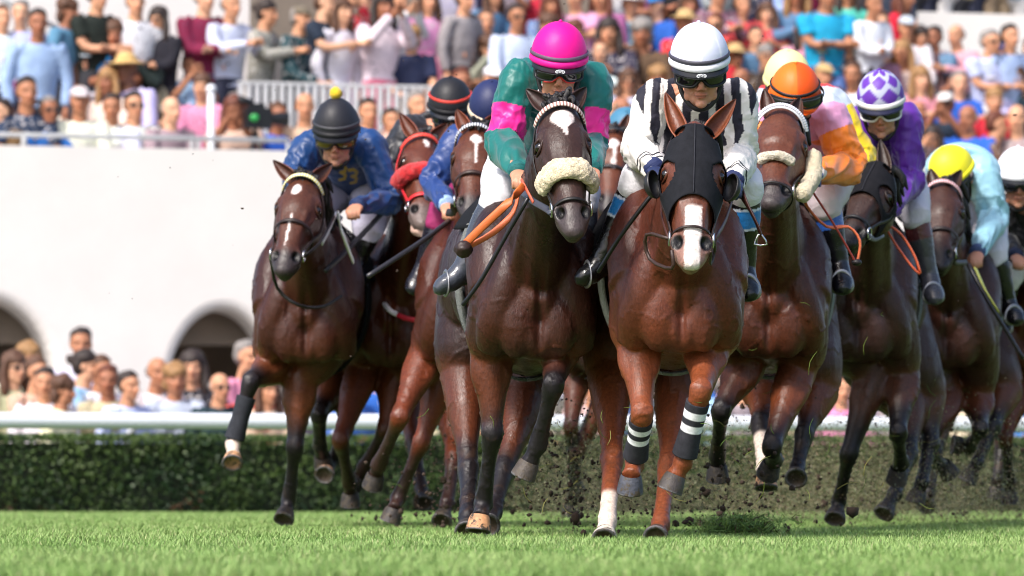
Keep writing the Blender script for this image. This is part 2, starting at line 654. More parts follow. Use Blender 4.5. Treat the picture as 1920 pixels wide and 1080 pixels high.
        ldist = np.full(len(V), 1e9)
        lpar = np.zeros(len(V)); lkey = np.zeros(len(V), int)
        keys = list(legs)
        for i, key in enumerate(keys):
            dd, pp = poly_param(V, legs[key])
            m = dd < ldist
            ldist[m], lpar[m], lkey[m] = dd[m], pp[m], i
        onleg = (hpar < .01) | (hd_ > .3)
        legm = ss(.16 - ldist, 0, .08) * onleg * ss(zl, 1.0, .85)
        col = mix(col, np.tile(warm, (len(V), 1)), legm * .85)
        pstart = sp.get('points', .55)          # where black points start along the leg (99: none)
        nz = wnoise(V, 24, 8) * .10
        pm = ss(lpar + nz, pstart, pstart + .45) * (ldist < .12) * onleg
        col = mix(col, np.tile(dark, (len(V), 1)), pm)
        for key, t0 in sp.get('socks', {}).items():
            i = keys.index(key)
            m = (lkey == i) * (ldist < .1) * ss(lpar + nz * .6, t0 - .05, t0 + .05)
            col = mix(col, np.tile(lin((225, 205, 190)), (len(V), 1)), m)
        # head colouring
        q = V - self.hp
        ht = (q @ self.ha) / self.L
        hx = q @ self.hs
        hz = (V - (self.hp + np.outer(ht * self.L, self.ha))) @ self.hf
        inhead = (hd_ < .2)
        col = mix(col, np.tile(lin(sp.get('headcol', sp['coat'][0])) * .60, (len(V), 1)), ss(.26 - hd_, 0, .1) * .85)
        muz = ss(ht, .76, .9) * inhead
        col = mix(col, np.tile(lin(sp.get('muzcol', (62, 54, 54))) * .9, (len(V), 1)), muz)
        for s in (-1, 1):
            ec = self.hsurf(.315, s * 70, 0)
            dd = np.linalg.norm(V - ec, axis=1)
            col = mix(col, np.tile(lin((22, 15, 13)), (len(V), 1)), ss(.042 - dd, 0, .018) * .8)
        for mk in sp.get('marks', []):           # (t, x, half length t, half width, white)
            t0, x0, ht0, hw0 = mk[:4]
            e = ((ht - t0) / ht0) ** 2 + ((hx - x0) / hw0) ** 2 + wnoise(V, 70, 4) * .45
            if len(mk) > 4 and mk[4] == 'heart':
                e = ((ht - t0) / ht0) ** 2 + ((hx - x0) / (hw0 * np.clip(1.15 - (ht - t0) / ht0 * .8, .1, 2))) ** 2 + wnoise(V, 70, 4) * .2
            if len(mk) > 4 and mk[4] == 'strip':
                e = np.maximum(((ht - t0) / ht0) ** 2, ((hx - x0) / hw0) ** 2) + wnoise(V, 40, 4) * .2
            m = ss(1.15 - e, 0, .3) * inhead * (hz > .0)
            col = mix(col, np.tile(lin((228, 214, 208)), (len(V), 1)), m)
        for nc in noz:
            dd = np.linalg.norm(V - nc, axis=1)
            col = mix(col, np.tile(lin((8, 4, 4)), (len(V), 1)), ss(.033 * hk - dd, 0, .010))
        # mud thrown on the lower legs
        mud = ss(wnoise(V, 55, 6, 3) + (0.75 - zl) * .55, .55, .75) * .6 * sp.get('mud', .6)
        col = mix(col, np.tile(lin((74, 54, 38)), (len(V), 1)), mud * (ldist < .15))
        set_vco(me, V2)
        paint(me, col)
        self.body = obj('body', me, M['coat'], root, root)
        # ears: cupped leaves, joined to the horse as parts
        for s in (-1, 1):
            tip = self.P(sp['ears'][0 if s < 0 else 1])
            b = self.hsurf(.035, s * 50, -.022)
            ax = tip - b
            ln = np.linalg.norm(ax)
            ax = ax / ln
            fo = nrm(np.array([0.35 * -s * -1 * .6, -1, .0]) - 0)
            fo = nrm(fo - (fo @ ax) * ax)
            sdv = np.cross(ax, fo)
            n, m = 14, 9
            outer, inner = [], []
            for i in range(n):
                t = i / (n - 1)
                w = .036 * (math.sin(math.pi * min(1, (t * .86 + .14)) ** .8) ** .75 if t < 1 else 0) * (1 - .25 * t) + .002
                if t < .12: w = .03
                for j in range(m):
                    a = (j / (m - 1) - .5) * math.radians(215)
                    r = w
                    outer.append(b + ax * ln * t + sdv * r * math.sin(a) - fo * r * (math.cos(a) * .95 - .1) + sdv * (-s) * .012 * t * t * (1 if ln else 0))
                    r = w * .80
                    inner.append(b + ax * ln * (.0 + t * .985) + sdv * r * math.sin(a) - fo * r * (math.cos(a) * .8 - .1) + sdv * (-s) * .012 * t * t)
            V3 = np.array(outer + inner)
            fs = grid_faces(n, m)
            k0 = n * m
            fs2 = [tuple(k0 + x for x in q_[::-1]) for q_ in fs]
            rim = []
            for i in range(n - 1):
                rim.append((i * m, (i + 1) * m, k0 + (i + 1) * m, k0 + i * m))
                rim.append((i * m + m - 1, k0 + i * m + m - 1, k0 + (i + 1) * m + m - 1, (i + 1) * m + m - 1))
            me = mesh_from('ear', V3, fs + fs2 + rim)
            cc = np.vstack([np.tile(lin(sp.get('earcol', sp['coat'][1])) * .9, (k0, 1)), np.tile(lin(sp.get('earcol', sp['coat'][1])) * .45, (k0, 1))])
            tt = np.tile(np.repeat(np.linspace(0, 1, n), m), 2)
            cc = mix(cc, np.tile(dark, (2 * k0, 1)), ss(tt, .75, 1.0) * .6)
            paint(me, cc)
            obj('ear', me, M['coat'], root, root)
            # eye
            ge = G()
            ec, hw, hd = self.hsec(.315)
            ep = self.hsurf(.315, s * 66, -.010)
            ell(ge, ep, (.021, .022, .021), np.column_stack([self.hs, self.ha, self.hf]), 16, 10)
            obj('eye', ge, M['eye'], root, root)
            gl = G()
            e2 = self.hsurf(.315, s * 70, -.006)
            loft(gl, [self.hsurf(.265, s * 56, -.004), self.hsurf(.283, s * 66, .004), self.hsurf(.315, s * 86, .0)], [.006, .0085, .005], seg=8)
            loft(gl, [self.hsurf(.29, s * 50, -.004), self.hsurf(.35, s * 62, .002), self.hsurf(.345, s * 82, .0)], [.004, .0055, .004], seg=8)
            me = mesh_from('eyelid', gl.verts(), gl.f)
            paint(me, lin(sp.get('headcol', sp['coat'][0])) * .45)
            obj('eyelid', me, M['coat'], root, root)
        # hooves
        for key, pts in legs.items():
            cor, fet = pts[3], pts[2]
            ax = nrm(cor - fet)
            tl = sp.get('hooftilt', {}).get(key)
            if tl is not None:
                ax = nrm(np.array(tl, float))
            fwd = np.array([0, -1.0, 0]) * 1.0 + sd * sp.get('toe', 0)
            fw = fwd - (fwd @ ax) * ax
            if np.linalg.norm(fw) < .25:
                fw = np.array([0, 0, 1.0]); fw = fw - (fw @ ax) * ax
            fw = nrm(fw)
            sv = np.cross(ax, fw)
            n = 20
            rings = []
            for h, r, fo in ((-.008, .037, 0), (.006, .043, .001), (.028, .047, .007), (.052, .051, .013), (.057, .0515, .014), (.061, .051, .014), (.061, .041, .013), (.053, .036, .013), (.051, .01, .011)):
                for i in range(n):
                    a = 2 * math.pi * i / n
                    cx, sx_ = math.cos(a), math.sin(a)
                    r1 = r * (1.0 if cx > -.6 else .90)
                    rings.append(cor + ax * h + fw * (r1 * cx * 1.08 + fo) + sv * r1 * sx_)
            f = grid_faces(9, n, True)
            V3 = np.array(rings)
            V3 = np.vstack([V3, V3[-n:].mean(0)])
            f += [((8 * n + i), (8 * n + (i + 1) % n), 9 * n) for i in range(n)]
            me = mesh_from('hoof', V3, f)
            hc = lin(sp.get('hoofcol', {}).get(key, (46, 40, 38)))
            sole = lin((60, 46, 36)) if key not in sp.get('solecol', {}) else lin(sp['solecol'][key])
            cc = np.array([hc] * (n * 4) + [lin((96, 94, 96))] * (n * 3) + [sole] * (n * 2 + 1))
            paint(me, cc)
            obj('hoof', me, M['hoof'], root, root)
        # tail
        gt = G()
        loft(gt, [self.T(0, 1.38, 1.38), self.T(.03, 1.62, 1.34), self.T(.05, 1.9, 1.12), self.T(.03, 2.05, .82)], [.03, .055, .07, .015], ref=sd, seg=12)
        me = bake('tail', gt, .02, 1)
        V = vco(me); set_vco(me, V + vno(me) * (wnoise(V * np.array([1, 1, .3]), 80, 2, 2) * .012)[:, None])
        obj('tail', me, M['hair'], root, root)
        self.forelock()
        return root

    def forelock(self):
        sp = self.sp
        gf = G()
        n = sp.get('tuft', 18)
        r = random.Random(hash(sp['px']) % 1000)
        for i in range(n):
            b = self.hsurf(.0, r.uniform(-55, 55), -.01) - self.hf * r.uniform(0, .05)
            up = -self.ha * r.uniform(.01, .032) * sp.get('tuftlen', 1) + self.hs * r.uniform(-.03, .03)
            e = b + up + self.hf * r.uniform(.015, .04) + self.ha * r.uniform(0.01, .08)
            loft(gf, [b, b * .4 + e * .6 + up * .5, e], [.014, .012, .003], seg=6, sub=3)
        # mane lies along the crest of the neck, combed to one side
        nb, ne = self.T(0, -.05, 1.52), self.hp - self.hf * .04 + np.array([0, 0, .05])
        for i in range(26):
            t = i / 25
            b = nb * (1 - t) + ne * t + np.array([0, 0, .02])
            s = self.side() * sp.get('maneside', 1)
            e = b + s * r.uniform(.09, .13) + np.array([0, r.uniform(0, .05), -r.uniform(.08, .15)])
            loft(gf, [b, b * .5 + e * .5 + s * .03 + np.array([0, 0, .02]), e], [.022, .02, .004], [.012, .01, .003], seg=6, sub=3)
        me = mesh_from('mane', gf.verts(), gf.f)
        obj('mane', me, M['hair'] if 'hairmat' not in sp else sp['hairmat'], self.root, self.root)

    # ---------------- tack
    def strapm(self, name, pts, w=.011, th=.004, col=(20, 18, 20), closed=False, parent=None, nrmref=None, sub=3, mat=None):
        g = G()
        pts = [np.asarray(p, float) for p in pts]
        ref = nrmref if nrmref is not None else (0, -1, 0)
        loft(g, pts, th, w, ref=ref, seg=8, sub=sub, closed=closed)
        me = mesh_from(name, g.verts(), g.f)
        paint(me, lin(col))
        return obj(name, me, mat or M['strap'], parent or self.root, self.root)

    def headring(self, t, a0, a1, off=.009, n=22, dt=0.0):
        return [self.hsurf(t + dt * math.cos(math.radians(a)), a, off) for a in np.linspace(a0, a1, n)]

    def radial(self, pts):
        c = np.mean(pts, axis=0)
        return np.array([nrm(p - self.hsec(.4)[0]) for p in pts])

    def bridle(self, col=(22, 18, 18), brow=None, browt=.13, noseband=.60, nosew=.012, browcols=None, reins=True):
        root = self.root
        b = empty('bridle', root.location)
        b.parent = root
        b.location = (0, 0, 0)
        kw = dict(col=col)

        def strap(name, pts, w=.010, c=col, th=.0035):
            g = G()
            pts = np.array(pts)
            cen = np.array([self.hsec(np.clip(((p - self.hp) @ self.ha) / self.L, 0, 1))[0] for p in pts])
            rf = pts - cen
            rf /= np.linalg.norm(rf, axis=1)[:, None]
            # strap is flat against the head: thin along rf
            loft(g, pts, th, w, ref=rf, seg=8, sub=2)
            me = mesh_from(name, g.verts(), g.f)
            paint(me, lin(c))
            return obj(name, me, M['strap'], b, root)
        if noseband:
            strap('noseband', self.headring(noseband, -170, 170, .008, 30), nosew)
        for s in (-1, 1):
            pts = [self.hsurf(t, s * a, .009) for t, a in ((.06, 75), (.12, 82), (.25, 98), (.42, 100), (.58, 92), (.72, 84), (.80, 80))]
            strap('cheekpiece', pts, .009)
            strap('throatlash', [self.hsurf(t, s * a, .010) for t, a in ((.08, 84), (.2, 110), (.32, 140), (.38, 172))], .007)
            g = G()
            c = self.hsurf(.80, s * 84, .014)
            rr = []
            for i in range(14):
                a = 2 * math.pi * i / 14
                rr.append(c + self.ha * .026 * math.cos(a) + self.hf * .026 * math.sin(a))
            loft(g, rr, .0045, seg=6, sub=1, closed=True, ref=self.hs)
            obj('bit_ring', g, M['metal'], b, root)
        if brow is not None:
            pts = self.headring(browt, -88, 88, .012, 45, dt=-.045)
            me_pts = np.array(pts)
            g = G()
            cen = np.array([self.hsec(.1)[0]] * len(pts))
            rf = me_pts - cen
            rf /= np.linalg.norm(rf, axis=1)[:, None]
            loft(g, me_pts, .005, .0125, ref=rf, seg=8, sub=2)
            me = mesh_from('browband', g.verts(), g.f)
            n = len(me.vertices)
            ring = np.arange(n) // 8
            c1, c2 = [lin(c) for c in (browcols or (brow, brow))]
            per = sp_per = self.sp.get('browper', 4)
            cc = np.where(((ring // (per // 2)) % 2 == 0)[:, None], c1, c2)
            paint(me, cc)
            obj('browband', me, M['strap'], b, root)
        self.br = b
        return b

    def reins(self, hands, col=(190, 90, 45), w=.009):
        for s, h in hands:
            c = self.hsurf(.80, s * 84, .018)
            h = np.asarray(h, float)
            m = (c + h) / 2 + np.array([0, 0, -.03])
            self.strapm('rein', [c, m, h], w=w, th=.004, col=col, nrmref=(1, 0, 0))

    def ringband(self, name, y0, y1, off, a0, a1, col, mat, thick=.006, closed=False, ny=6, na=30, flare=0.0, lo=None, edge=None):
        """cloth or strap that follows the barrel from angle a0 to a1 (0 = top, 180 = belly)"""
        V, n = [], na
        for i in range(ny):
            y = y0 + (y1 - y0) * i / (ny - 1)
            z, w, h = self.tsec(y)
            for j in range(n):
                a = math.radians(a0 + (a1 - a0) * j / (n - 1))
                top = .04 * math.exp(-(math.sin(a) / .35) ** 2) if math.cos(a) > 0 else 0
                o = off + flare * max(0, abs(math.degrees(a)) - 60) / 60
                V.append(self.T((w * self.wid + o) * math.sin(a), y, z + (h + o + top) * math.cos(a)))
        V = np.array(V)
        f = grid_faces(ny, n)
        me = mesh_from(name, V, f)
        if edge is None:
            paint(me, lin(col))
        else:
            ii, jj = np.divmod(np.arange(len(V)), n)
            m = (ii == 0) | (ii == ny - 1) | (jj <= 1) | (jj >= n - 2)
            paint(me, np.where(m[:, None], lin(edge), lin(col)))
        o = obj(name, me, mat, self.root, self.root)
        md = o.modifiers.new('s', 'SOLIDIFY')
        md.thickness = thick
        md.offset = 1
        return o

    def saddle(self, cloth=(20, 20, 24), girth=(120, 122, 112), seat=(16, 14, 15), edge=None, low=78):
        self.ringband('saddle_cloth', .02, .62, .018, -low, low, cloth, M['black_cloth'], .008, ny=12, na=36, flare=.015, edge=edge)
        self.ringband('girth', .10, .21, .014, -180, 180, girth, M['fleece'] if girth[0] > 60 else M['black_cloth'], .012, na=50)
        g = G()
        loft(g, [self.T(0, .08, 1.56), self.T(0, .16, 1.545), self.T(0, .32, 1.525), self.T(0, .46, 1.55), self.T(0, .50, 1.56)], [.07, .10, .13, .14, .10], [.025, .03, .03, .03, .025], ref=self.side())
        for s in (-1, 1):
            loft(g, [self.T(s * .10, .2, 1.53), self.T(s * .19 * self.wid, .18, 1.42), self.T(s * .25 * self.wid, .16, 1.28), self.T(s * .275 * self.wid, .16, 1.18)], [.010, .010, .010, .008], [.12, .12, .11, .08], ref=self.side())
        me = bake('saddle', g, .012, 2)
        paint(me, lin(seat))
        obj('saddle', me, M['boot'], self.root, self.root)

    def fleece_band(self, t, a0, a1, r, col=(240, 222, 186), name='sheepskin_noseband', n=26, seed=1, rad=None):
        rad = rad or r
        g = G()
        P = np.array([self.hsurf(t + .01 * math.cos(math.radians(a)), a, rad * .55) for a in np.linspace(a0, a1, n)])
        loft(g, P, r, rad, ref=self.ha, seg=28, sub=4, cap=.9)
        me = bake(name, g, .0048, 2)
        V, N = vco(me), vno(me)
        set_vco(me, V + N * ((wnoise(V, 70, seed, 3) * .0055 + wnoise(V, 240, seed + 1, 2) * .003))[:, None])
        paint(me, lin(col) * (1 + .25 * wnoise(V, 150, seed + 2, 2))[:, None].clip(.5, 1.2))
        return obj(name, me, M['fleece'], self.root, self.root)

    def roll(self, pts, r, name='sheepskin_cheek_roll', col=(224, 208, 176), seed=4):
        g = G()
        loft(g, pts, r, ref=(0, -1, 0), seg=20, sub=4, cap=.9)
        me = bake(name, g, .006, 2)
        V, N = vco(me), vno(me)
        set_vco(me, V + N * ((wnoise(V, 90, seed, 3) * .0035 + wnoise(V, 300, seed + 1, 2) * .0026))[:, None])
        paint(me, lin(col))
        return obj(name, me, M['fleece'], self.root, self.root)

    def hood(self, t1=.68, cups=True, eyehole=True, col=(30, 31, 36)):
        n, m = 44, 96
        V, keep = [], []
        ts = np.linspace(-.005, t1, n)
        for i, t in enumerate(ts):
            for j in range(m):
                a = -180 + 360 * j / m
                tt = t + .15 * (i / (n - 1)) ** 2 * (1 - math.cos(math.radians(a))) / 2 * 1.6
                # brow bulge
                b = .010 * math.exp(-((abs(abs(a) - 62)) / 20) ** 2 - ((t - .27) / .06) ** 2)
                V.append(self.hsurf(tt, a, .011 + b))
        V = np.array(V)
        f = []
        for i in range(n - 1):
            for j in range(m):
                l = (j + 1) % m
                a = -180 + 360 * (j + .5) / m
                t = (ts[i] + ts[i + 1]) / 2
                hole = eyehole and ((t - .325) / .085) ** 2 + ((abs(a) - 61) / 27) ** 2 < 1
                ear = ((t - .03) / .045) ** 2 + ((abs(a) - 52) / 26) ** 2 < 1
                if not hole and not ear:
                    f.append((i * m + j, i * m + l, (i + 1) * m + l, (i + 1) * m + j))
        top = len(V)
        V = np.vstack([V, self.hp - self.ha * .035 * self.hk])
        for j in range(m):
            f.append((top, (j + 1) % m, j))
        me = mesh_from('hood', V, f)
        paint(me, lin(col))
        o = obj('hood', me, M['black_cloth'], self.root, self.root)
        md = o.modifiers.new('s', 'SOLIDIFY'); md.thickness = .004; md.offset = 1
        gs = G()
        loft(gs, [self.hsurf(t, 0, .0155) for t in np.linspace(-.0, t1 - .01, 14)], .0022, ref=self.hs, seg=6, sub=2)
        me = mesh_from('seam', gs.verts(), gs.f); paint(me, lin((52, 52, 58)))
        obj('seam', me, M['black_cloth'], o, self.root)
        if cups:
            for s in (-1, 1):
                c = self.hsurf(.35, s * 84, .028)
                ax = nrm(self.hs * s * .55 - self.ha * .0 + self.hf * -.35)     # back of the cup
                u = nrm(np.cross(ax, self.ha)); w = np.cross(ax, u)
                V, nn, mm = [], 8, 24
                for lay in (0, 1):
                    rr = .052 - lay * .004
                    for i in range(nn):
                        th = math.radians(8 + 82 * i / (nn - 1))
                        for j in range(mm):
                            ph = 2 * math.pi * j / mm
                            V.append(c + ax * (rr * math.cos(th) * .75) + (u * math.cos(ph) * .92 + w * math.sin(ph) * 1.1) * rr * math.sin(th) - self.hf * 0)
                fs = grid_faces(nn, mm, True)
                k0 = nn * mm
                fs += [tuple(k0 + x for x in q[::-1]) for q in grid_faces(nn, mm, True)]
                fs += [((nn - 1) * mm + j, (nn - 1) * mm + (j + 1) % mm, k0 + (nn - 1) * mm + (j + 1) % mm, k0 + (nn - 1) * mm + j) for j in range(mm)]
                fs += [tuple(range(mm))[::-1], tuple(k0 + x for x in range(mm))]
                me = mesh_from('blinker_cup', V, fs)
                paint(me, lin((20, 20, 22)))
                obj('blinker_cup', me, M['leather_black'], o, self.root)

    def bandage(self, key, t0=1.12, t1=1.9, col=(52, 52, 58), stripes=()):
        pts = np.array([self.P(q) for q in self.sp[key]])
        fr = np.linspace(t0, t1, 14)
        g = G()
        r = .0445 + .004 * np.sin(np.linspace(0, 3.1, 14) * 1.0) * 0
        rr = np.interp(fr, [t0, (t0 + t1) / 2, t1], [.047, .042, .050])
        loft(g, limb_pts(pts, fr), rr, rr + .002, ref=self.side(), seg=24, sub=4, cap=.05)
        me = mesh_from('bandage', g.verts(), g.f)
        V = vco(me)
        _, par = poly_param(V, pts)
        cc = np.tile(lin(col), (len(V), 1))
        for s0, s1 in stripes:
            cc[(par > s0) & (par < s1)] = lin((232, 232, 236))
        paint(me, cc)
        obj('bandage', me, M['fleece'] if False else M['black_cloth'], self.root, self.root)

# ------------------------------------------------------------------ people
def frame(yaw, pitch, roll=0):
    """s (picture right), f (face direction), u (up); pitch > 0 looks down"""
    y, p, r = map(math.radians, (yaw, pitch, roll))
    f = np.array([math.sin(y) * math.cos(p), -math.cos(y) * math.cos(p), -math.sin(p)])
    s = np.array([math.cos(y), math.sin(y), 0.0])
    u = np.cross(f, s) * -1
    if u[2] < 0: u = -u
    s, u = s * math.cos(r) + u * math.sin(r), u * math.cos(r) - s * math.sin(r)
    return s, f, u


def head_shapes(g, c, fr, k=1.0, jaw=1.0):
    s, f, u = fr
    R = np.column_stack(fr)
    p = lambda x, y, z: c + (s * x + f * y + u * z) * k
    ell(g, p(0, -.012, .035), np.array([.076, .094, .082]) * k, R, 18, 12)
    ell(g, p(0, .020, -.030), np.array([.062, .066, .082]) * k, R, 18, 12)
    ell(g, p(0, .030, -.078), np.array([.046 * jaw, .050, .034]) * k, R)
    ell(g, p(0, .070, -.098), np.array([.022, .016, .016]) * k, R)           # chin
    for q in (-1, 1):
        ell(g, p(q * .043, .052, -.022), np.array([.022, .022, .018]) * k, R)   # cheekbone
        ell(g, p(q * .030, .074, .028), np.array([.024, .012, .009]) * k, R)    # brow
        ell(g, p(q * .046, .018, -.075), np.array([.017, .034, .022]) * k, R)   # jaw corner
        ell(g, p(q * .078, -.008, -.005), np.array([.008, .018, .030]) * k, R)  # ear
        ell(g, p(q * .011, .096, -.038), np.array([.009, .010, .008]) * k, R)   # nostril wing
    loft(g, [p(0, .080, .022), p(0, .092, 0), p(0, .104, -.024), p(0, .106, -.036)], [.009 * k, .009 * k, .012 * k, .010 * k], seg=10, ref=s)
    ell(g, p(0, .084, -.061), np.array([.024, .010, .0055]) * k, R)             # lips
    ell(g, p(0, .083, -.070), np.array([.021, .010, .0060]) * k, R)


def head_paint(V, N, c, fr, col, skin, k=1.0, stubble=0.0):
    """colours and small relief of the face, in place on V"""
    R = np.column_stack(fr)
    q = (V - c) @ R / k
    near = (np.abs(q[:, 0]) < .1) & (np.abs(q[:, 2]) < .14) & (np.abs(q[:, 1]) < .14)
    fr_ = near & (q[:, 1] > .03)
    D = np.zeros_like(V)
    for x in (-1, 1):
        e = np.exp(-((q[:, 0] - x * .031) / .016) ** 2 - ((q[:, 2] - .006) / .011) ** 2) * fr_
        D -= np.outer(e * .011 * k, fr[1])
        m = np.exp(-((q[:, 0] - x * .031) / .014) ** 4 - ((q[:, 2] - .004) / .005) ** 4) * fr_
        col = mix(col, np.tile(skin * .25, (len(V), 1)), m * .85)
        m = np.exp(-((q[:, 0] - x * .031) / .020) ** 4 - ((q[:, 2] - .027) / .005) ** 4) * fr_
        col = mix(col, np.tile(skin * .22, (len(V), 1)), m * .7)
        m = np.exp(-((q[:, 0] - x * .010) / .005) ** 2 - ((q[:, 2] + .045) / .004) ** 2) * fr_
        col = mix(col, np.tile(skin * .2, (len(V), 1)), m * .8)
        # crease from nose to mouth corner
        m = np.exp(-((q[:, 0] - x * (.022 + (-.04 - q[:, 2]) * .35)) / .004) ** 2) * (q[:, 2] < -.038) * (q[:, 2] > -.075) * fr_
        D -= np.outer(m * .003 * k, fr[1])
    m = np.exp(-(q[:, 0] / .024) ** 4 - ((q[:, 2] + .0655) / .010) ** 4) * fr_
    col = mix(col, np.tile(skin * np.array([.75, .42, .42]), (len(V), 1)), m * .75)
    m = np.exp(-(q[:, 0] / .027) ** 4 - ((q[:, 2] + .0655) / .0022) ** 2) * fr_
    col = mix(col, np.tile(skin * .15, (len(V), 1)), m * .9)
    D -= np.outer(m * .004 * k, fr[1])
    m = np.exp(-((q[:, 0]) / .05) ** 2 - ((q[:, 2] + .035) / .022) ** 2) * fr_
    col = mix(col, np.tile(skin * np.array([1.05, .78, .74]), (len(V), 1)), m * .5)
    if stubble:
        m = ss(-q[:, 2], .048, .075) * near * (q[:, 1] > -.02)
        col = mix(col, np.tile(skin * np.array([.62, .62, .66]), (len(V), 1)), m * stubble)
    return col, D


def hand_shapes(g, w, d, back, side=1, curl=1.0, k=1.0):
    """fist-like hand: w wrist, d direction to the knuckles, back = normal of the back of the hand, side = thumb side sign"""
    d = nrm(d)
    back = nrm(back - (back @ d) * d)
    s = np.cross(d, back) * side
    R = np.column_stack([s, d, back])
    ell(g, w + d * .045 * k, np.array([.040, .052, .020]) * k, R)
    for i, (x, ln) in enumerate(((.028, .9), (.010, 1.0), (-.009, .95), (-.027, .78))):
        b = w + (d * (.082 - .004 * abs(i - 1)) + s * x + back * .004) * k
        p1 = b + (d * .030 * ln - back * .012 * curl) * k
        p2 = p1 + (d * (.006) - back * .026 * ln * curl + d * .02 * (1 - curl)) * k
        p3 = p2 + (-d * .020 * ln * curl - back * .010 * curl + d * .02 * (1 - curl)) * k
        loft(g, [b - d * .02 * k, b, p1, p2, p3], np.array([.009, .0098, .0088, .0082, .0070]) * k, seg=8, sub=2, ref=s)
    b = w + (d * .025 + s * .030 - back * .006) * k
    loft(g, [b, b + (d * .026 + s * .014 - back * .010) * k, b + (d * .050 + s * .004 - back * .022) * k], np.array([.013, .011, .008]) * k, seg=8, sub=2, ref=back)


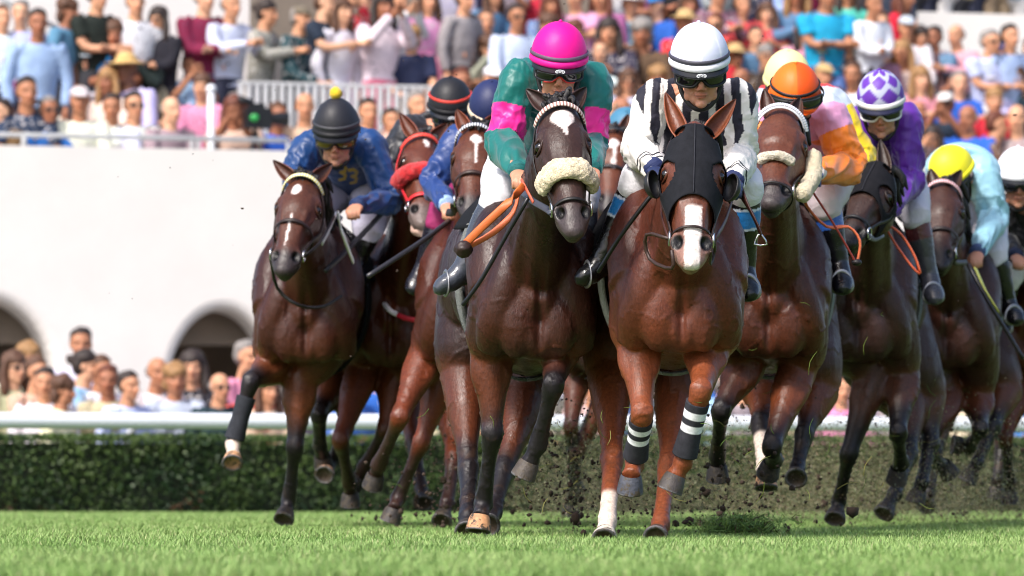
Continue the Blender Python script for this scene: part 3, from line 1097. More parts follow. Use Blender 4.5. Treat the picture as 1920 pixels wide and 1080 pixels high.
class Jockey:
    def __init__(self, sp):
        self.sp = sp
        self.Y = sp['Y']

    def P(self, q):
        return at(q[0], q[1], self.Y + q[2])

    def build(self):
        sp = self.sp
        P = self.P
        hip = P(sp['hip'])
        root = self.root = empty('person', (hip[0], hip[1], 0), sp['label'], 'jockey', 'jockeys riding in the race')
        k = sp.get('hk', 1.0)
        hc = P(sp['head'])
        fr = frame(*sp.get('look', (0, 12)))
        s, f, u = fr
        shl, shr = P(sp['shl']), P(sp['shr'])
        neck = (shl + shr) / 2 + np.array([0, .03, .02])
        sd = nrm((shr - shl) * np.array([1, 1, .3]))
        skin = lin(sp.get('skin', (196, 140, 112)))
        # ---- body
        g = G()
        head_shapes(g, hc, fr, k, sp.get('jaw', 1.0))
        loft(g, [neck + np.array([0, .05, -.06]), neck * .5 + hc * .5 - f * .02 - u * .02, hc - f * .025 - u * .03], [.062, .054, .052], ref=sd)
        chest = neck * .62 + hip * .38
        waist = neck * .3 + hip * .7
        loft(g, [hip, waist, chest, neck + np.array([0, .03, -.03])], [.12, .11, .14, .10], [.08, .08, .08, .06], ref=sd)
        arms = {}
        for q, a in (('l', shl), ('r', shr)):
            e, w = P(sp['el' + q]), P(sp['wr' + q])
            arms[q] = (a, e, w)
            loft(g, [neck, a, a * .3 + e * .7, e, e * .4 + w * .6, w], [.05, .045, .038, .034, .032, .024], seg=12, sub=3)
            kn, an, to = P(sp['kn' + q]), P(sp['an' + q]), P(sp['to' + q])
            hs_ = hip + sd * (-.09 if q == 'l' else .09)
            loft(g, [hs_, hs_ * .5 + kn * .5, kn, kn * .5 + an * .5, an, an * .4 + to * .6], [.08, .07, .045, .04, .03, .025], seg=12, sub=3)
            bare = sp.get('hand' + q, 'skin')
            hd = nrm(w - e) * .55 + np.array([0, -.75, -.35])
            hand_shapes(g, w, hd, np.array([0, -.25, 1.0]), side=1 if q == 'r' else -1, k=.95)
        vox = sp.get('vox', .0055)
        me = bake('body', g, vox, 3)
        V, N = vco(me), vno(me)
        col = np.tile(skin, (len(V), 1))
        col = col * (1 + .06 * wnoise(V, 60, 2))[:, None]
        col, D = head_paint(V, N, hc, fr, col, skin, k, sp.get('stubble', .3))
        for q in 'lr':
            gc = sp.get('hand' + q)
            if gc:
                m = np.linalg.norm(V - arms[q][2], axis=1) < .16
                col[m] = lin(gc)
        set_vco(me, V + D)
        paint(me, col)
        obj('body', me, M['skin'], root, root)
        # ---- silks
        g = G()
        pf = sp.get('puff', 1.0)
        back = np.array([0, .02, .02])
        loft(g, [hip + np.array([0, -.01, .0]), waist + back, chest + back * 1.4, neck * .85 + chest * .15 + np.array([0, .0, .0]), neck + np.array([0, .0, .02])],
             [.155, .160, .188, .178, .08], [.105, .125, .14, .105, .05], ref=sd, seg=26, sub=5, cap=.3)
        for q in 'lr':
            a, e, w = arms[q]
            r = np.array([.082, .082, .072, .066, .056, .034]) * pf * .89
            r[5] = .036
            a0 = a * .75 + neck * .25 + np.array([0, .02, 0])
            loft(g, [a0, a, a * .45 + e * .55, e, e * .5 + w * .5, w], r, r * 1.05, seg=18, sub=4, cap=.2)
        me = bake('silks', g, vox, 3)
        V, N = vco(me), vno(me)
        pd = {}
        for q in 'lr':
            pd[q] = poly_param(V, np.array(arms[q]))
        ad = np.minimum(pd['l'][0], pd['r'][0])
        ap = np.where(pd['l'][0] < pd['r'][0], pd['l'][1], pd['r'][1])
        # real folds: ridges that radiate from the elbows and arm holes
        fold = np.zeros(len(V))
        for q in 'lr':
            a, e, w = arms[q]
            for c, amp in ((e, .006), (a + np.array([0, .02, -.10]), .007)):
                rr = np.linalg.norm(V - c, axis=1)
                dirv = (V - c) / (rr[:, None] + 1e-6)
                wv = wnoise(dirv * 1.0 + V * 4.0, 5.0, int(abs(c[0]) * 50) + 3, 2)
                fold += amp * (1 - np.abs(wv) * 1.6) * np.exp(-(rr / .2) ** 2)
        tor = np.minimum(pd['l'][0], pd['r'][0]) > .07
        fold += .011 * (.7 - 2.2 * np.abs(wnoise(V * np.array([1.6, 1, .5]), 9, sp.get('seed', 4), 2))) * np.where(tor, 1, .4)
        for qi, q in enumerate('lr'):
            a, e, w = arms[q]
            d_, p_ = pd[q]
            ax = nrm(w - a); x_ = nrm(np.cross(ax, (0, 1, .2))); y_ = np.cross(ax, x_)
            cl = np.where(p_[:, None] < 1, a + (e - a) * p_[:, None], e + (w - e) * (p_[:, None] - 1))
            r_ = V - cl
            an_ = np.arctan2(r_ @ y_, r_ @ x_)
            Q = np.column_stack([p_ * 1.5 + .25 * np.sin(an_), np.cos(an_) * .45, np.sin(an_) * .45])
            near = np.exp(-((p_ - 1.0) / .35) ** 2) + .8 * np.exp(-((p_ - 1.85) / .25) ** 2) + .35
            fold += .013 * near * (.7 - 2.4 * np.abs(wnoise(Q, 5.2, sp.get('seed', 4) + qi, 2))) * (d_ < .12)
        fold *= sp.get('fold', 1.0)
        V2 = V + N * fold[:, None]
        # region values for the pattern function
        tx = (V - neck) @ sd
        dn = (neck + np.array([0, 0, .06]) - V)[:, 2]
        arm = (ap > .35) & (ad < .13) | (np.abs(tx) > .235)
        col = sp['silks'](V, tx, dn, arm, ap, pd)
        set_vco(me, V2)
        paint(me, col)
        obj('silks', me, M[sp.get('silkmat', 'silk')], root, root)
        # collar
        if sp.get('collar') is not None:
            g = G()
            pts = []
            nk = neck * .45 + hc * .55 - f * .01 - u * .075
            for i in range(16):
                a = 2 * math.pi * i / 16
                pts.append(nk + sd * .066 * math.cos(a) + np.array([0, -1, -.5]) * .062 * math.sin(a))
            loft(g, pts, .008, .022, ref=sd, seg=8, sub=2, closed=True)
            me = mesh_from('collar', g.verts(), g.f); paint(me, lin(sp['collar']))
            obj('collar', me, M['cloth'], root, root)
        # ---- breeches
        g = G()
        loft(g, [hip + np.array([0, .06, .02]), hip, waist * .4 + hip * .6], [.12, .145, .13], [.12, .12, .10], ref=sd, seg=22)
        legs = {}
        for q in 'lr':
            kn, an, to = P(sp['kn' + q]), P(sp['an' + q]), P(sp['to' + q])
            legs[q] = (kn, an, to)
            hs_ = hip + sd * (-.10 if q == 'l' else .10)
            bt = kn * .80 + an * .20
            loft(g, [hs_, hs_ * .5 + kn * .5, kn, bt], [.115, .105, .076, .060], [.12, .105, .080, .062], seg=18, sub=4)
        me = bake('breeches', g, .008, 3)
        V, N = vco(me), vno(me)
        set_vco(me, V + N * (.006 * (1 - 2 * np.abs(wnoise(V * np.array([1, 1, 1.6]), 17, 8, 2))))[:, None])
        cb = lin(sp.get('breeches', (228, 226, 232)))
        paint(me, cb)
        obj('breeches', me, M['cloth'], root, root)
        # ---- boots
        bc = sp.get('boot', {})
        for q in 'lr':
            kn, an, to = legs[q]
            g = G()
            top = kn * .86 + an * .14
            loft(g, [top, kn * .6 + an * .4, kn * .3 + an * .7, an], [.066, .063, .052, .045], [.068, .068, .055, .048], seg=18, cap=.1)
            ft = nrm(to - an)
            loft(g, [an, an * .6 + to * .4 + np.array([0, 0, -.01]), an * .25 + to * .75, to], [.045, .048, .049, .036], [.048, .044, .038, .026], seg=16, ref=(1, 0, 0) if abs(ft[0]) < .6 else (0, -1, 0))
            ell(g, an + np.array([0, .025, -.03]), (.034, .045, .035))
            me = bake('boot', g, .006, 3)
            V, N = vco(me), vno(me)
            set_vco(me, V + N * (.003 * wnoise(V * np.array([1, 1, 2.0]), 28, 3, 2))[:, None])
            _, par = poly_param(V, np.array([kn, an, to]))
            cc = np.tile(lin(bc.get('col', (16, 16, 19))), (len(V), 1))
            for t0, t1, c_ in bc.get('bands', ()):
                m = (par > t0) & (par < t1)
                cc[m] = lin(c_)
            paint(me, cc)
            obj('boot', me, M['boot'], root, root)
        # ---- helmet
        self.helmet(hc, fr, k)
        if sp.get('goggles'):
            self.goggles(hc, fr, k, **sp['goggles'])
        if sp.get('mask'):
            g = G()
            head_shapes(g, hc + f * .004 * k, fr, k * 1.05, 1.1)
            me = bake('face_mask', g, .006, 3)
            V = vco(me)
            import bmesh
            bm = bmesh.new(); bm.from_mesh(me)
            dl = [v_ for v_ in bm.verts if (np.array(v_.co) - hc) @ u > -.02 * k or (np.array(v_.co) - hc) @ f < -.02]
            bmesh.ops.delete(bm, geom=dl, context='VERTS'); bm.to_mesh(me); bm.free()
            paint(me, lin((20, 20, 24)))
            obj('face_mask', me, M['black_cloth'], root, root)
        else:                                            # chin strap
            g = G()
            pts = []
            for a in np.linspace(-100, 100, 15):
                r_ = math.radians(a)
                pts.append(hc + (s * .080 * math.sin(r_) + f * (.045 * math.cos(r_)) + u * (-.125 + .16 * (1 - math.cos(r_)) / 1.17)) * k)
            loft(g, pts, .003, .009, ref=f, seg=8, sub=2)
            me = mesh_from('chin_strap', g.verts(), g.f); paint(me, lin((18, 18, 22)))
            obj('chin_strap', me, M['strap'], root, root)
        for q in 'lr':                                   # cuff
            a, e, w = arms[q]
            g = G()
            d = nrm(w - e)
            loft(g, [w - d * .028, w - d * .008, w + d * .012], .0405, seg=18, cap=.02)
            me = mesh_from('cuff', g.verts(), g.f); paint(me, lin(sp.get('cuff', (30, 40, 70))))
            obj('cuff', me, M['cloth'], root, root)
            if sp.get('stirrup', True):
                kn, an, to = legs[q]
                c = an * .35 + to * .65 + np.array([0, 0, -.02])
                fd = nrm((to - an) * np.array([1, 1, 0]) + np.array([0, -.01, 0]))
                sv = nrm(np.cross(fd, (0, 0, 1)))
                g = G()
                pts = [c + sv * .046 * math.cos(t) + np.array([0, 0, 1]) * (.046 * math.sin(t) * (1.5 if math.sin(t) > 0 else .55)) for t in np.linspace(0, 2 * math.pi, 17)[:-1]]
                loft(g, pts, .004, .010, ref=fd, seg=8, sub=2, closed=True)
                obj('stirrup', g, M['rail_grey2'], root, root)
        self.arms, self.hc, self.fr = arms, hc, fr
        return root

    def helmet(self, hc, fr, k):
        sp = self.sp
        s, f, u = fr
        hp = sp['helmet']
        root = self.root
        c = hc + (u * .060 - f * .004) * k
        n, m = 26, 72
        V = []
        rx, ry, rz = .107 * k, .126 * k, .128 * k * hp.get('tall', 1.0)
        for i in range(n):
            th = math.radians(2 + 98 * i / (n - 1))
            for j in range(m):
                a = 2 * math.pi * j / m
                ct, st = math.cos(th), math.sin(th)
                seam = 0
                V.append(c + s * rx * st * math.cos(a) + f * ry * st * math.sin(a) + u * (rz * ct if ct > 0 else rz * ct * .9))
        V = np.array(V)
        fs = grid_faces(n, m, True) + [tuple(range(m))[::-1]]
        me = mesh_from('helmet', V, fs)
        q = (V - c) @ np.column_stack(fr)
        ii = np.arange(len(V)) // m
        jj = np.arange(len(V)) % m
        if hp.get('wrinkle', 1):
            N = vno(me)
            set_vco(me, V + N * (wnoise(V, 24, 5, 2) * .0016 * hp.get('wrinkle', 1))[:, None])
        paint(me, hp['col'](q / k, ii / (n - 1), jj / m))
        hm = obj('helmet', me, M['helmet'], root, root)
        md = hm.modifiers.new('s', 'SOLIDIFY'); md.thickness = .006; md.offset = -1
        # band round the rim
        def ring(name, th, rr, hh, colr, mat, par, off=0):
            g = G()
            t = math.radians(th)
            pts = []
            for j in range(36):
                a = 2 * math.pi * j / 36
                pts.append(c + s * (rx + off) * math.sin(t) * math.cos(a) + f * (ry + off) * math.sin(t) * math.sin(a) + u * (rz * math.cos(t) - .012 * k * max(0, math.sin(a)) ** 2))
            rf = np.array([nrm(p - c) for p in pts])
            loft(g, pts, rr, hh, ref=(0, 0, 1), seg=8, sub=1, closed=True) if False else loft(g, pts, hh, rr, ref=u, seg=8, sub=1, closed=True)
            me = mesh_from(name, g.verts(), g.f); paint(me, lin(colr))
            return obj(name, me, mat, par, root)
        ring('rim', 94, .006, .013 * k, hp.get('rim', (235, 235, 240)), M['helmet'], hm, .001)
        if 'band' in hp:
            ring('band', hp.get('bandth', 80), .004, .008 * k, hp['band'], M['strap'], hm, .002)
        if hp.get('peak', True):
            g = []
            n2, m2 = 8, 26
            for lay in (0, 1):
                for i in range(n2):
                    t = i / (n2 - 1)
                    for j in range(m2):
                        a = math.radians(-78 + 156 * j / (m2 - 1))
                        ext = .032 * k * t * max(0, math.cos(a)) ** .7
                        g.append(c + s * (rx * .99) * math.sin(a) + f * (ry * .98 * math.cos(a) + ext) + u * (-.018 * k - .014 * k * t * 1.2 - .012 * k * math.cos(a) - lay * .004))
            fs = grid_faces(n2, m2) + [tuple(n2 * m2 + x for x in q_[::-1]) for q_ in grid_faces(n2, m2)]
            o_ = n2 * m2
            fs += [((n2 - 1) * m2 + j, o_ + (n2 - 1) * m2 + j, o_ + (n2 - 1) * m2 + j + 1, (n2 - 1) * m2 + j + 1) for j in range(m2 - 1)]
            me = mesh_from('peak', np.array(g), fs); paint(me, lin(hp.get('peakcol', (20, 22, 28))))
            obj('peak', me, M['plastic'], hm, root)
            # small pale oval badge on the peak
            if hp.get('badge', True):
                gb = G()
                pb = c + f * (ry * .98 + .024 * k) + u * (-.0405 * k)
                bx = [pb + s * .017 * k * math.cos(t) + (u * .8 + f * -.25) * .008 * k * math.sin(t) for t in np.linspace(0, 2 * math.pi, 17)[:-1]]
                loft(gb, bx, .0022, seg=6, sub=1, closed=True)
                for q_ in (-1, 1):
                    bx = [pb + s * (q_ * .0055 + .0042 * math.cos(t)) * k + (u * .8 + f * -.25) * .0042 * k * math.sin(t) for t in np.linspace(0, 2 * math.pi, 11)[:-1]]
                    loft(gb, bx, .0014, seg=6, sub=1, closed=True)
                me = mesh_from('badge', gb.verts(), gb.f); paint(me, lin((220, 222, 226)))
                obj('badge', me, M['plastic'], hm, root)
        if 'pom' in hp:
            g = G()
            ell(g, c + u * (rz + .020 * k), .029 * k, None, 24, 16)
            me = mesh_from('pompom', g.verts(), g.f)
            V = vco(me); set_vco(me, V + vno(me) * (wnoise(V, 200, 3, 2) * .004)[:, None])
            paint(me, lin(hp['pom']))
            obj('pompom', me, M['fleece'], hm, root)
        if hp.get('button', True) and 'pom' not in hp:
            g = G(); ell(g, c + u * (rz + .001), (.008, .008, .007))
            me = mesh_from('button', g.verts(), g.f); paint(me, hp['col'](np.array([[0, 0, .12]]), np.array([0.]), np.array([0.]))[0])
            obj('button', me, M['helmet'], hm, root)

    def goggles(self, hc, fr, k, up=0.0, lens='lens', framecol=(18, 18, 20), strap=(20, 20, 22), big=1.15, nosecol=None):
        s, f, u = fr
        root = self.root
        c = hc + u * ((.002 if up < .03 else .008) + up) * k
        rx, ry = (.089, .093) if up < .03 else (.112, .128)
        if up >= .03:
            ry -= .0
        rx *= k; ry *= k

        def pt(a, z, off=0):
            t = math.radians(a)
            return c + s * (rx + off) * math.sin(t) + f * (ry + off) * math.cos(t) + u * z * k
        n, m = 9, 41
        ge = empty('goggles', (0, 0, 0)); ge.parent = root

        def shape(x):            # x -1..1 half heights (top, bottom)
            top = .020 * big * (1 - .18 * x ** 4)
            bot = -.024 * big * (1 - .35 * abs(x) ** 5) + .020 * big * math.exp(-(x / .17) ** 2)
            return top, bot
        V = []
        for lay in (0, 1):
            for i in range(n):
                for j in range(m):
                    x = -1 + 2 * j / (m - 1)
                    t_, b_ = shape(x)
                    z = t_ + (b_ - t_) * i / (n - 1)
                    bulge = .008 * (1 - (2 * i / (n - 1) - 1) ** 2) * (1 - x ** 4)
                    V.append(pt(x * 62, z, .010 + bulge - lay * .003))
        o_ = n * m
        fs = grid_faces(n, m) + [tuple(o_ + x for x in q[::-1]) for q in grid_faces(n, m)]
        me = mesh_from('lens', np.array(V), fs)
        obj('lens', me, M[lens], ge, root)
        g = G()
        pts = []
        for j in range(m):
            x = -1 + 2 * j / (m - 1)
            pts.append(pt(x * 63, shape(x)[0], .011))
        for j in range(m - 1, -1, -1):
            x = -1 + 2 * j / (m - 1)
            pts.append(pt(x * 63, shape(x)[1], .011))
        loft(g, pts, .0042 * big, .0075, ref=f, seg=8, sub=1, closed=True) if False else loft(g, pts, .0048 * big, .0048 * big, ref=f, seg=8, sub=1, closed=True)
        me = mesh_from('goggle_frame', g.verts(), g.f); paint(me, lin(framecol))
        if nosecol is not None:
            V = vco(me); q = (V - c) @ np.column_stack(fr)
        obj('goggle_frame', me, M['plastic'], ge, root)
        if nosecol is not None:
            g = G()
            pts = [pt(x * 62, shape(x)[1] - .003, .013) for x in np.linspace(-.55, .55, 15)]
            loft(g, pts, .004, ref=f, seg=8, sub=1)
            me = mesh_from('nose_bridge', g.verts(), g.f); paint(me, lin(nosecol))
            obj('nose_bridge', me, M['plastic'], ge, root)
        for q in (-1, 1):
            g = G()
            loft(g, [pt(q * a, .0, .004 if up < .03 else .009) for a in (62, 75, 90, 110, 130)], .003, .009, ref=s, seg=8, sub=2) if False else \
                loft(g, [pt(q * a, .0, .004 if up < .03 else .009) for a in (62, 75, 90, 110, 130)], .009, .003, ref=u, seg=8, sub=2)
            me = mesh_from('goggle_strap', g.verts(), g.f); paint(me, lin(strap))
            obj('goggle_strap', me, M['strap'], ge, root)


def rod(name, pts, r, col, label, cat, bands=None, mat='plastic'):
    g = G()
    loft(g, pts, r, seg=10, sub=4)
    me = mesh_from(name, g.verts(), g.f)
    cc = np.tile(lin(col), (len(me.vertices), 1))
    if bands:
        V = vco(me)
        t = (V - pts[0]) @ nrm(pts[-1] - pts[0]) / np.linalg.norm(pts[-1] - pts[0])
        t0, t1, nb, c2 = bands
        m = (t > t0) & (t < t1) & (((t - t0) / (t1 - t0) * nb) % 1 < .5)
        cc[m] = lin(c2)
    paint(me, cc)
    o = obj(name, me, M[mat])
    tag(o, label, cat)
    recenter(o, vco(me).min(0) * np.array([1, 1, 1]))
    return o


def decal(V, o, lines, w, col):
    """letters and numbers printed on the front of a garment: strokes given where they sit on it"""
    px, py = 960 + F * V[:, 0] / V[:, 1], HOR - F * (V[:, 2] - CAM_H) / V[:, 1]
    Q = np.column_stack([px, py])
    for ln in lines:
        ln = np.array(ln, float)
        for a, b in zip(ln[:-1], ln[1:]):
            d = b - a
            t = np.clip(((Q - a) @ d) / (d @ d), 0, 1)
            o[np.linalg.norm(Q - a - t[:, None] * d, axis=1) < w] = lin(col)
    return o

# ------------------------------------------------------------------ the field of runners
BAY = [(92, 48, 33), (140, 74, 42), (34, 27, 28)]
CHEST = [(112, 58, 42), (168, 92, 56), (96, 48, 34)]
DBAY = [(66, 38, 32), (122, 66, 42), (30, 26, 29)]
BLACK = [(78, 50, 42), (112, 66, 44), (26, 22, 22)]
RBAY = [(98, 48, 30), (140, 70, 42), (50, 32, 28)]


def plain(c):
    c = lin(c)
    return lambda V, tx, dn, arm, ap, pd: np.tile(c, (len(V), 1)) * (1 + .05 * wnoise(V, 30, 2))[:, None]


def hplain(c, c2=None):
    c = lin(c)

    def f_(q, i, j):
        o = np.tile(c, (len(q), 1))
        if c2 is not None:
            seam = np.minimum((j * 8) % 1, 1 - (j * 8) % 1) < .03
            o[seam & (i > .12)] = lin(c2)
        return o
    return f_


HORSES = {}
HORSES['striped'] = dict(
    label='glossy chestnut horse in black hood with blinker cups and wide white blaze', Y=20.0, px=1264, yaw=-2, dz=-.07,
    coat=CHEST, points=99, vox=.0085, muzcol=(150, 112, 100), earcol=(150, 78, 44), wid=1.0, headcol=(128, 72, 50),
    poll=(1301, 256, -.95), muzzle=(1295, 497, -1.22), ears=((1242, 176, -.88), (1384, 190, -.88)), hk=1.08,
    fl=[(1196, 640, -.15), (1204, 775, -.38), (1190, 868, -.22), (1183, 893, -.28)],
    fr=[(1328, 650, -.12), (1314, 732, -.42), (1280, 868, -.30), (1266, 893, -.30)],
    hl=[(1145, 700, .85), (1148, 860, .50), (1139, 978, .10), (1135, 1000, .04)],
    hr=[(1272, 760, .80), (1254, 872, .55), (1238, 984, .20), (1232, 1000, .14)],
    socks={'hl': 1.62}, hooftilt={'fl': (-.06, .35, -.9), 'fr': (-.38, .05, -.9), }, mud=.35,
    hoofcol={'fl': (70, 72, 82), 'fr': (64, 58, 56), 'hl': (215, 205, 190), 'hr': (90, 50, 40)},
    marks=[(.84, .004, .22, .030, 'strip'), (.97, .0, .06, .022)], tuft=2)
HORSES['teal'] = dict(
    label='dark bay horse with white heart on forehead and cream sheepskin noseband', Y=20.6, px=992, yaw=-5, dz=-.08,
    coat=DBAY, points=.55, vox=.0085, muzcol=(70, 60, 60), earcol=(78, 52, 46), headcol=(76, 50, 42), wid=.98,
    poll=(1047, 203, -.95), muzzle=(1077, 440, -1.30), ears=((983, 172, -.88), (1103, 168, -.88)), hk=1.0, turn=6,
    fl=[(920, 650, -.12), (923, 812, -.16), (906, 945, -.02), (900, 970, -.08)],
    fr=[(1052, 640, -.10), (1038, 722, -.42), (1008, 835, -.28), (992, 868, -.26)],
    hl=[(868, 700, .90), (878, 882, .60), (877, 972, .35), (876, 988, .30)],
    hr=[(985, 745, .80), (945, 885, .50), (925, 960, .25), (917, 980, .15)],
    hooftilt={'fl': (-.12, -.18, -.9), 'fr': (-.35, .15, -.8)}, hoofcol={'fl': (190, 140, 100), 'fr': (74, 66, 60)},
    marks=[(.19, .0, .085, .034, 'heart'), (.27, .006, .05, .009)], mud=.5, tuft=40, tuftlen=1.3)
HORSES['blue'] = dict(
    label='leftmost bay horse with yellow browband and one foreleg flung sideways', Y=25.0, px=582, yaw=1, dz=.0,
    coat=[(84, 44, 32), (136, 76, 46), (32, 27, 30)], points=.5, vox=.0095, headcol=(104, 60, 42), muzcol=(58, 50, 50), earcol=(112, 64, 48),
    poll=(571, 342, -.85), muzzle=(531, 512, -1.22), ears=((509, 304, -.8), (626, 310, -.8)), turn=-8, hk=1.04,
    fl=[(517, 682, -.12), (470, 715, -.42), (437, 832, -.42), (437, 858, -.50)],
    fr=[(565, 705, -.10), (553, 838, -.16), (541, 940, -.04), (536, 960, -.08)],
    hl=[(628, 720, .90), (598, 775, .62), (600, 835, .80), (604, 855, .85)],
    hr=[(655, 730, .95), (648, 800, .8), (625, 865, .95), (612, 885, .85)],
    hooftilt={'fl': (0, -.75, -.66)}, hoofcol={'fl': (196, 150, 110), 'hr': (196, 150, 120)}, solecol={'fl': (150, 112, 84)},
    socks={'fl': 2.05}, marks=[(.20, -.012, .06, .022), (.62, -.008, .16, .006)], mud=.3, tuft=36, tuftlen=1.2)
HORSES['red'] = dict(
    label='red bay horse wearing a red bridle and red fluffy noseband', Y=25.8, px=765, yaw=10, dz=.0,
    coat=RBAY, points=.75, vox=.0105, headcol=(120, 62, 42), muzcol=(112, 98, 94), earcol=(132, 66, 42),
    poll=(790, 262, -.85), muzzle=(792, 425, -1.25), ears=((746, 214, -.8), (842, 235, -.8)), turn=14,
    fl=[(682, 690, -.12), (638, 824, -.38), (655, 905, -.06), (657, 925, -.0)],
    fr=[(745, 705, -.10), (722, 805, -.20), (682, 878, .02), (674, 895, .05)],
    hl=[(765, 740, .90), (775, 830, .70), (790, 920, .50), (793, 935, .45)],
    hooftilt={'fl': (0, .3, -.9), 'fr': (-.6, .2, -.7)}, marks=[(.15, .004, .055, .015)], mud=.4, tuft=26)
HORSES['navy'] = dict(
    label='bay horse with navy checked browband, half hidden behind the teal rider', Y=24.2, px=895, yaw=5, dz=-.02,
    coat=RBAY, points=.9, vox=.0105, headcol=(112, 62, 40), muzcol=(60, 52, 52),
    poll=(893, 248, -.85), muzzle=(882, 408, -1.18), ears=((852, 208, -.8), (935, 215, -.8)), turn=-4,
    fl=[(800, 665, -.12), (750, 782, -.38), (710, 872, -.10), (704, 890, -.05)],
    fr=[(835, 690, -.02), (790, 830, -.10), (746, 935, -.02), (739, 955, -.08)],
    hl=[(850, 760, .90), (852, 860, .60), (838, 945, .40), (832, 965, .35)],
    hooftilt={'fl': (-.2, .5, -.8), 'fr': (-.3, .1, -.9)}, marks=[(.20, .010, .06, .026), (.36, .012, .15, .006)], mud=.5, tuft=24)
HORSES['hidden'] = dict(
    label='bay horse glimpsed between the teal sleeve and the striped rider', Y=28.0, px=1135, yaw=0, dz=.0,
    coat=DBAY, points=.8, vox=.013, headcol=(128, 70, 44), muzcol=(52, 44, 44),
    poll=(1152, 252, -.85), muzzle=(1140, 400, -1.18), ears=((1125, 215, -.8), (1182, 215, -.8)),
    fl=[(1085, 680, -.12), (1070, 800, -.3), (1075, 890, .0), (1078, 905, .0)],
    fr=[(1165, 690, -.12), (1080, 850, -.2), (1075, 935, .0), (1072, 950, .0)],
    marks=[(.24, .0, .07, .03), (.4, .008, .15, .012)], mud=1.0, tuft=16)
HORSES['orange'] = dict(
    label='bay horse with beaded white browband and sheepskin cheek rolls', Y=22.3, px=1442, yaw=3, dz=-.04,
    coat=[(88, 46, 32), (146, 78, 44), (30, 24, 25)], points=.5, vox=.009, headcol=(122, 68, 46), muzcol=(70, 62, 62), earcol=(96, 56, 42),
    poll=(1465, 225, -.90), muzzle=(1446, 388, -1.30), ears=((1428, 168, -.84), (1505, 186, -.84)), turn=-5, hk=1.12,
    fl=[(1402, 680, -.12), (1352, 770, -.28), (1345, 855, -.02), (1345, 872, .0)],
    fr=[(1496, 690, -.12), (1447, 838, -.40), (1452, 862, -.08), (1446, 868, -.03)],
    hl=[(1440, 740, .85), (1425, 795, .60), (1434, 880, .30), (1436, 893, .25)],
    hr=[(1535, 730, .90), (1508, 815, .70), (1495, 878, .60), (1493, 890, .55)],
    socks={'hl': 1.3}, hoofcol={'hl': (196, 146, 104)}, hooftilt={'fr': (-.2, .6, -.7), 'hl': (0, -.3, -.9)}, mud=.7, tuft=4)
HORSES['purple'] = dict(
    label='nearly black horse in a dark hood under the rider in purple', Y=24.2, px=1614, yaw=5, dz=-.01,
    coat=BLACK, points=.4, vox=.0105, headcol=(62, 40, 32), muzcol=(36, 30, 30), earcol=(74, 54, 44),
    poll=(1648, 328, -.85), muzzle=(1588, 462, -1.20), ears=((1600, 300, -.8), (1655, 262, -.8)), turn=-22,
    fl=[(1640, 695, -.12), (1592, 850, -.22), (1572, 942, -.02), (1568, 960, -.06)],
    fr=[(1692, 700, -.10), (1684, 810, -.34), (1690, 868, -.08), (1684, 880, -.05)],
    hl=[(1702, 760, .90), (1705, 850, .70), (1678, 925, .50), (1664, 950, .45)],
    hr=[(1738, 740, 1.0), (1745, 830, .9), (1728, 905, .8), (1722, 922, .8)],
    hooftilt={'fr': (-.1, .5, -.8)}, mud=.6, tuft=4)
HORSES['yellow'] = dict(
    label='dark bay horse with red and white browband under the pale blue rider', Y=26.0, px=1776, yaw=5, dz=.0,
    coat=[(88, 52, 40), (128, 72, 46), (28, 24, 25)], points=.45, vox=.0105, headcol=(84, 52, 40), muzcol=(44, 36, 36), earcol=(84, 54, 44),
    poll=(1768, 352, -.85), muzzle=(1762, 505, -1.18), ears=((1740, 318, -.8), (1806, 322, -.8)), turn=-8,
    fl=[(1778, 745, -.12), (1738, 830, -.38), (1758, 868, -.08), (1770, 872, -.03)],
    fr=[(1832, 740, -.02), (1838, 805, -.28), (1818, 838, -.02), (1806, 836, .0)],
    hl=[(1765, 760, .90), (1752, 850, .62), (1742, 925, .45), (1738, 940, .4)],
    hr=[(1885, 730, .90), (1862, 800, .70), (1832, 868, .60), (1822, 885, .6)],
    hooftilt={'fl': (.4, .4, -.6), 'fr': (-.9, -.1, .1)}, mud=.6, tuft=14)
HORSES['white'] = dict(
    label='bay horse with white number cloth cut off by the right edge', Y=27.6, px=1930, yaw=8, dz=.03,
    coat=BAY, points=.8, vox=.013, headcol=(112, 62, 40), muzcol=(50, 42, 42),
    poll=(1985, 345, -.85), muzzle=(1990, 500, -1.18), ears=((1950, 305, -.8), (2020, 305, -.8)),
    fl=[(1905, 730, -.12), (1885, 820, -.3), (1893, 905, -.05), (1893, 925, -.05)],
    fr=[(1960, 730, -.12), (1965, 840, -.2), (1960, 930, .0), (1960, 950, .0)],
    hl=[(1900, 740, .90), (1880, 830, .7), (1870, 900, .6), (1868, 915, .6)],
    hr=[(1990, 740, .90), (1990, 830, .7), (1985, 920, .5), (1985, 935, .5)],
    mud=1.0, tuft=14)


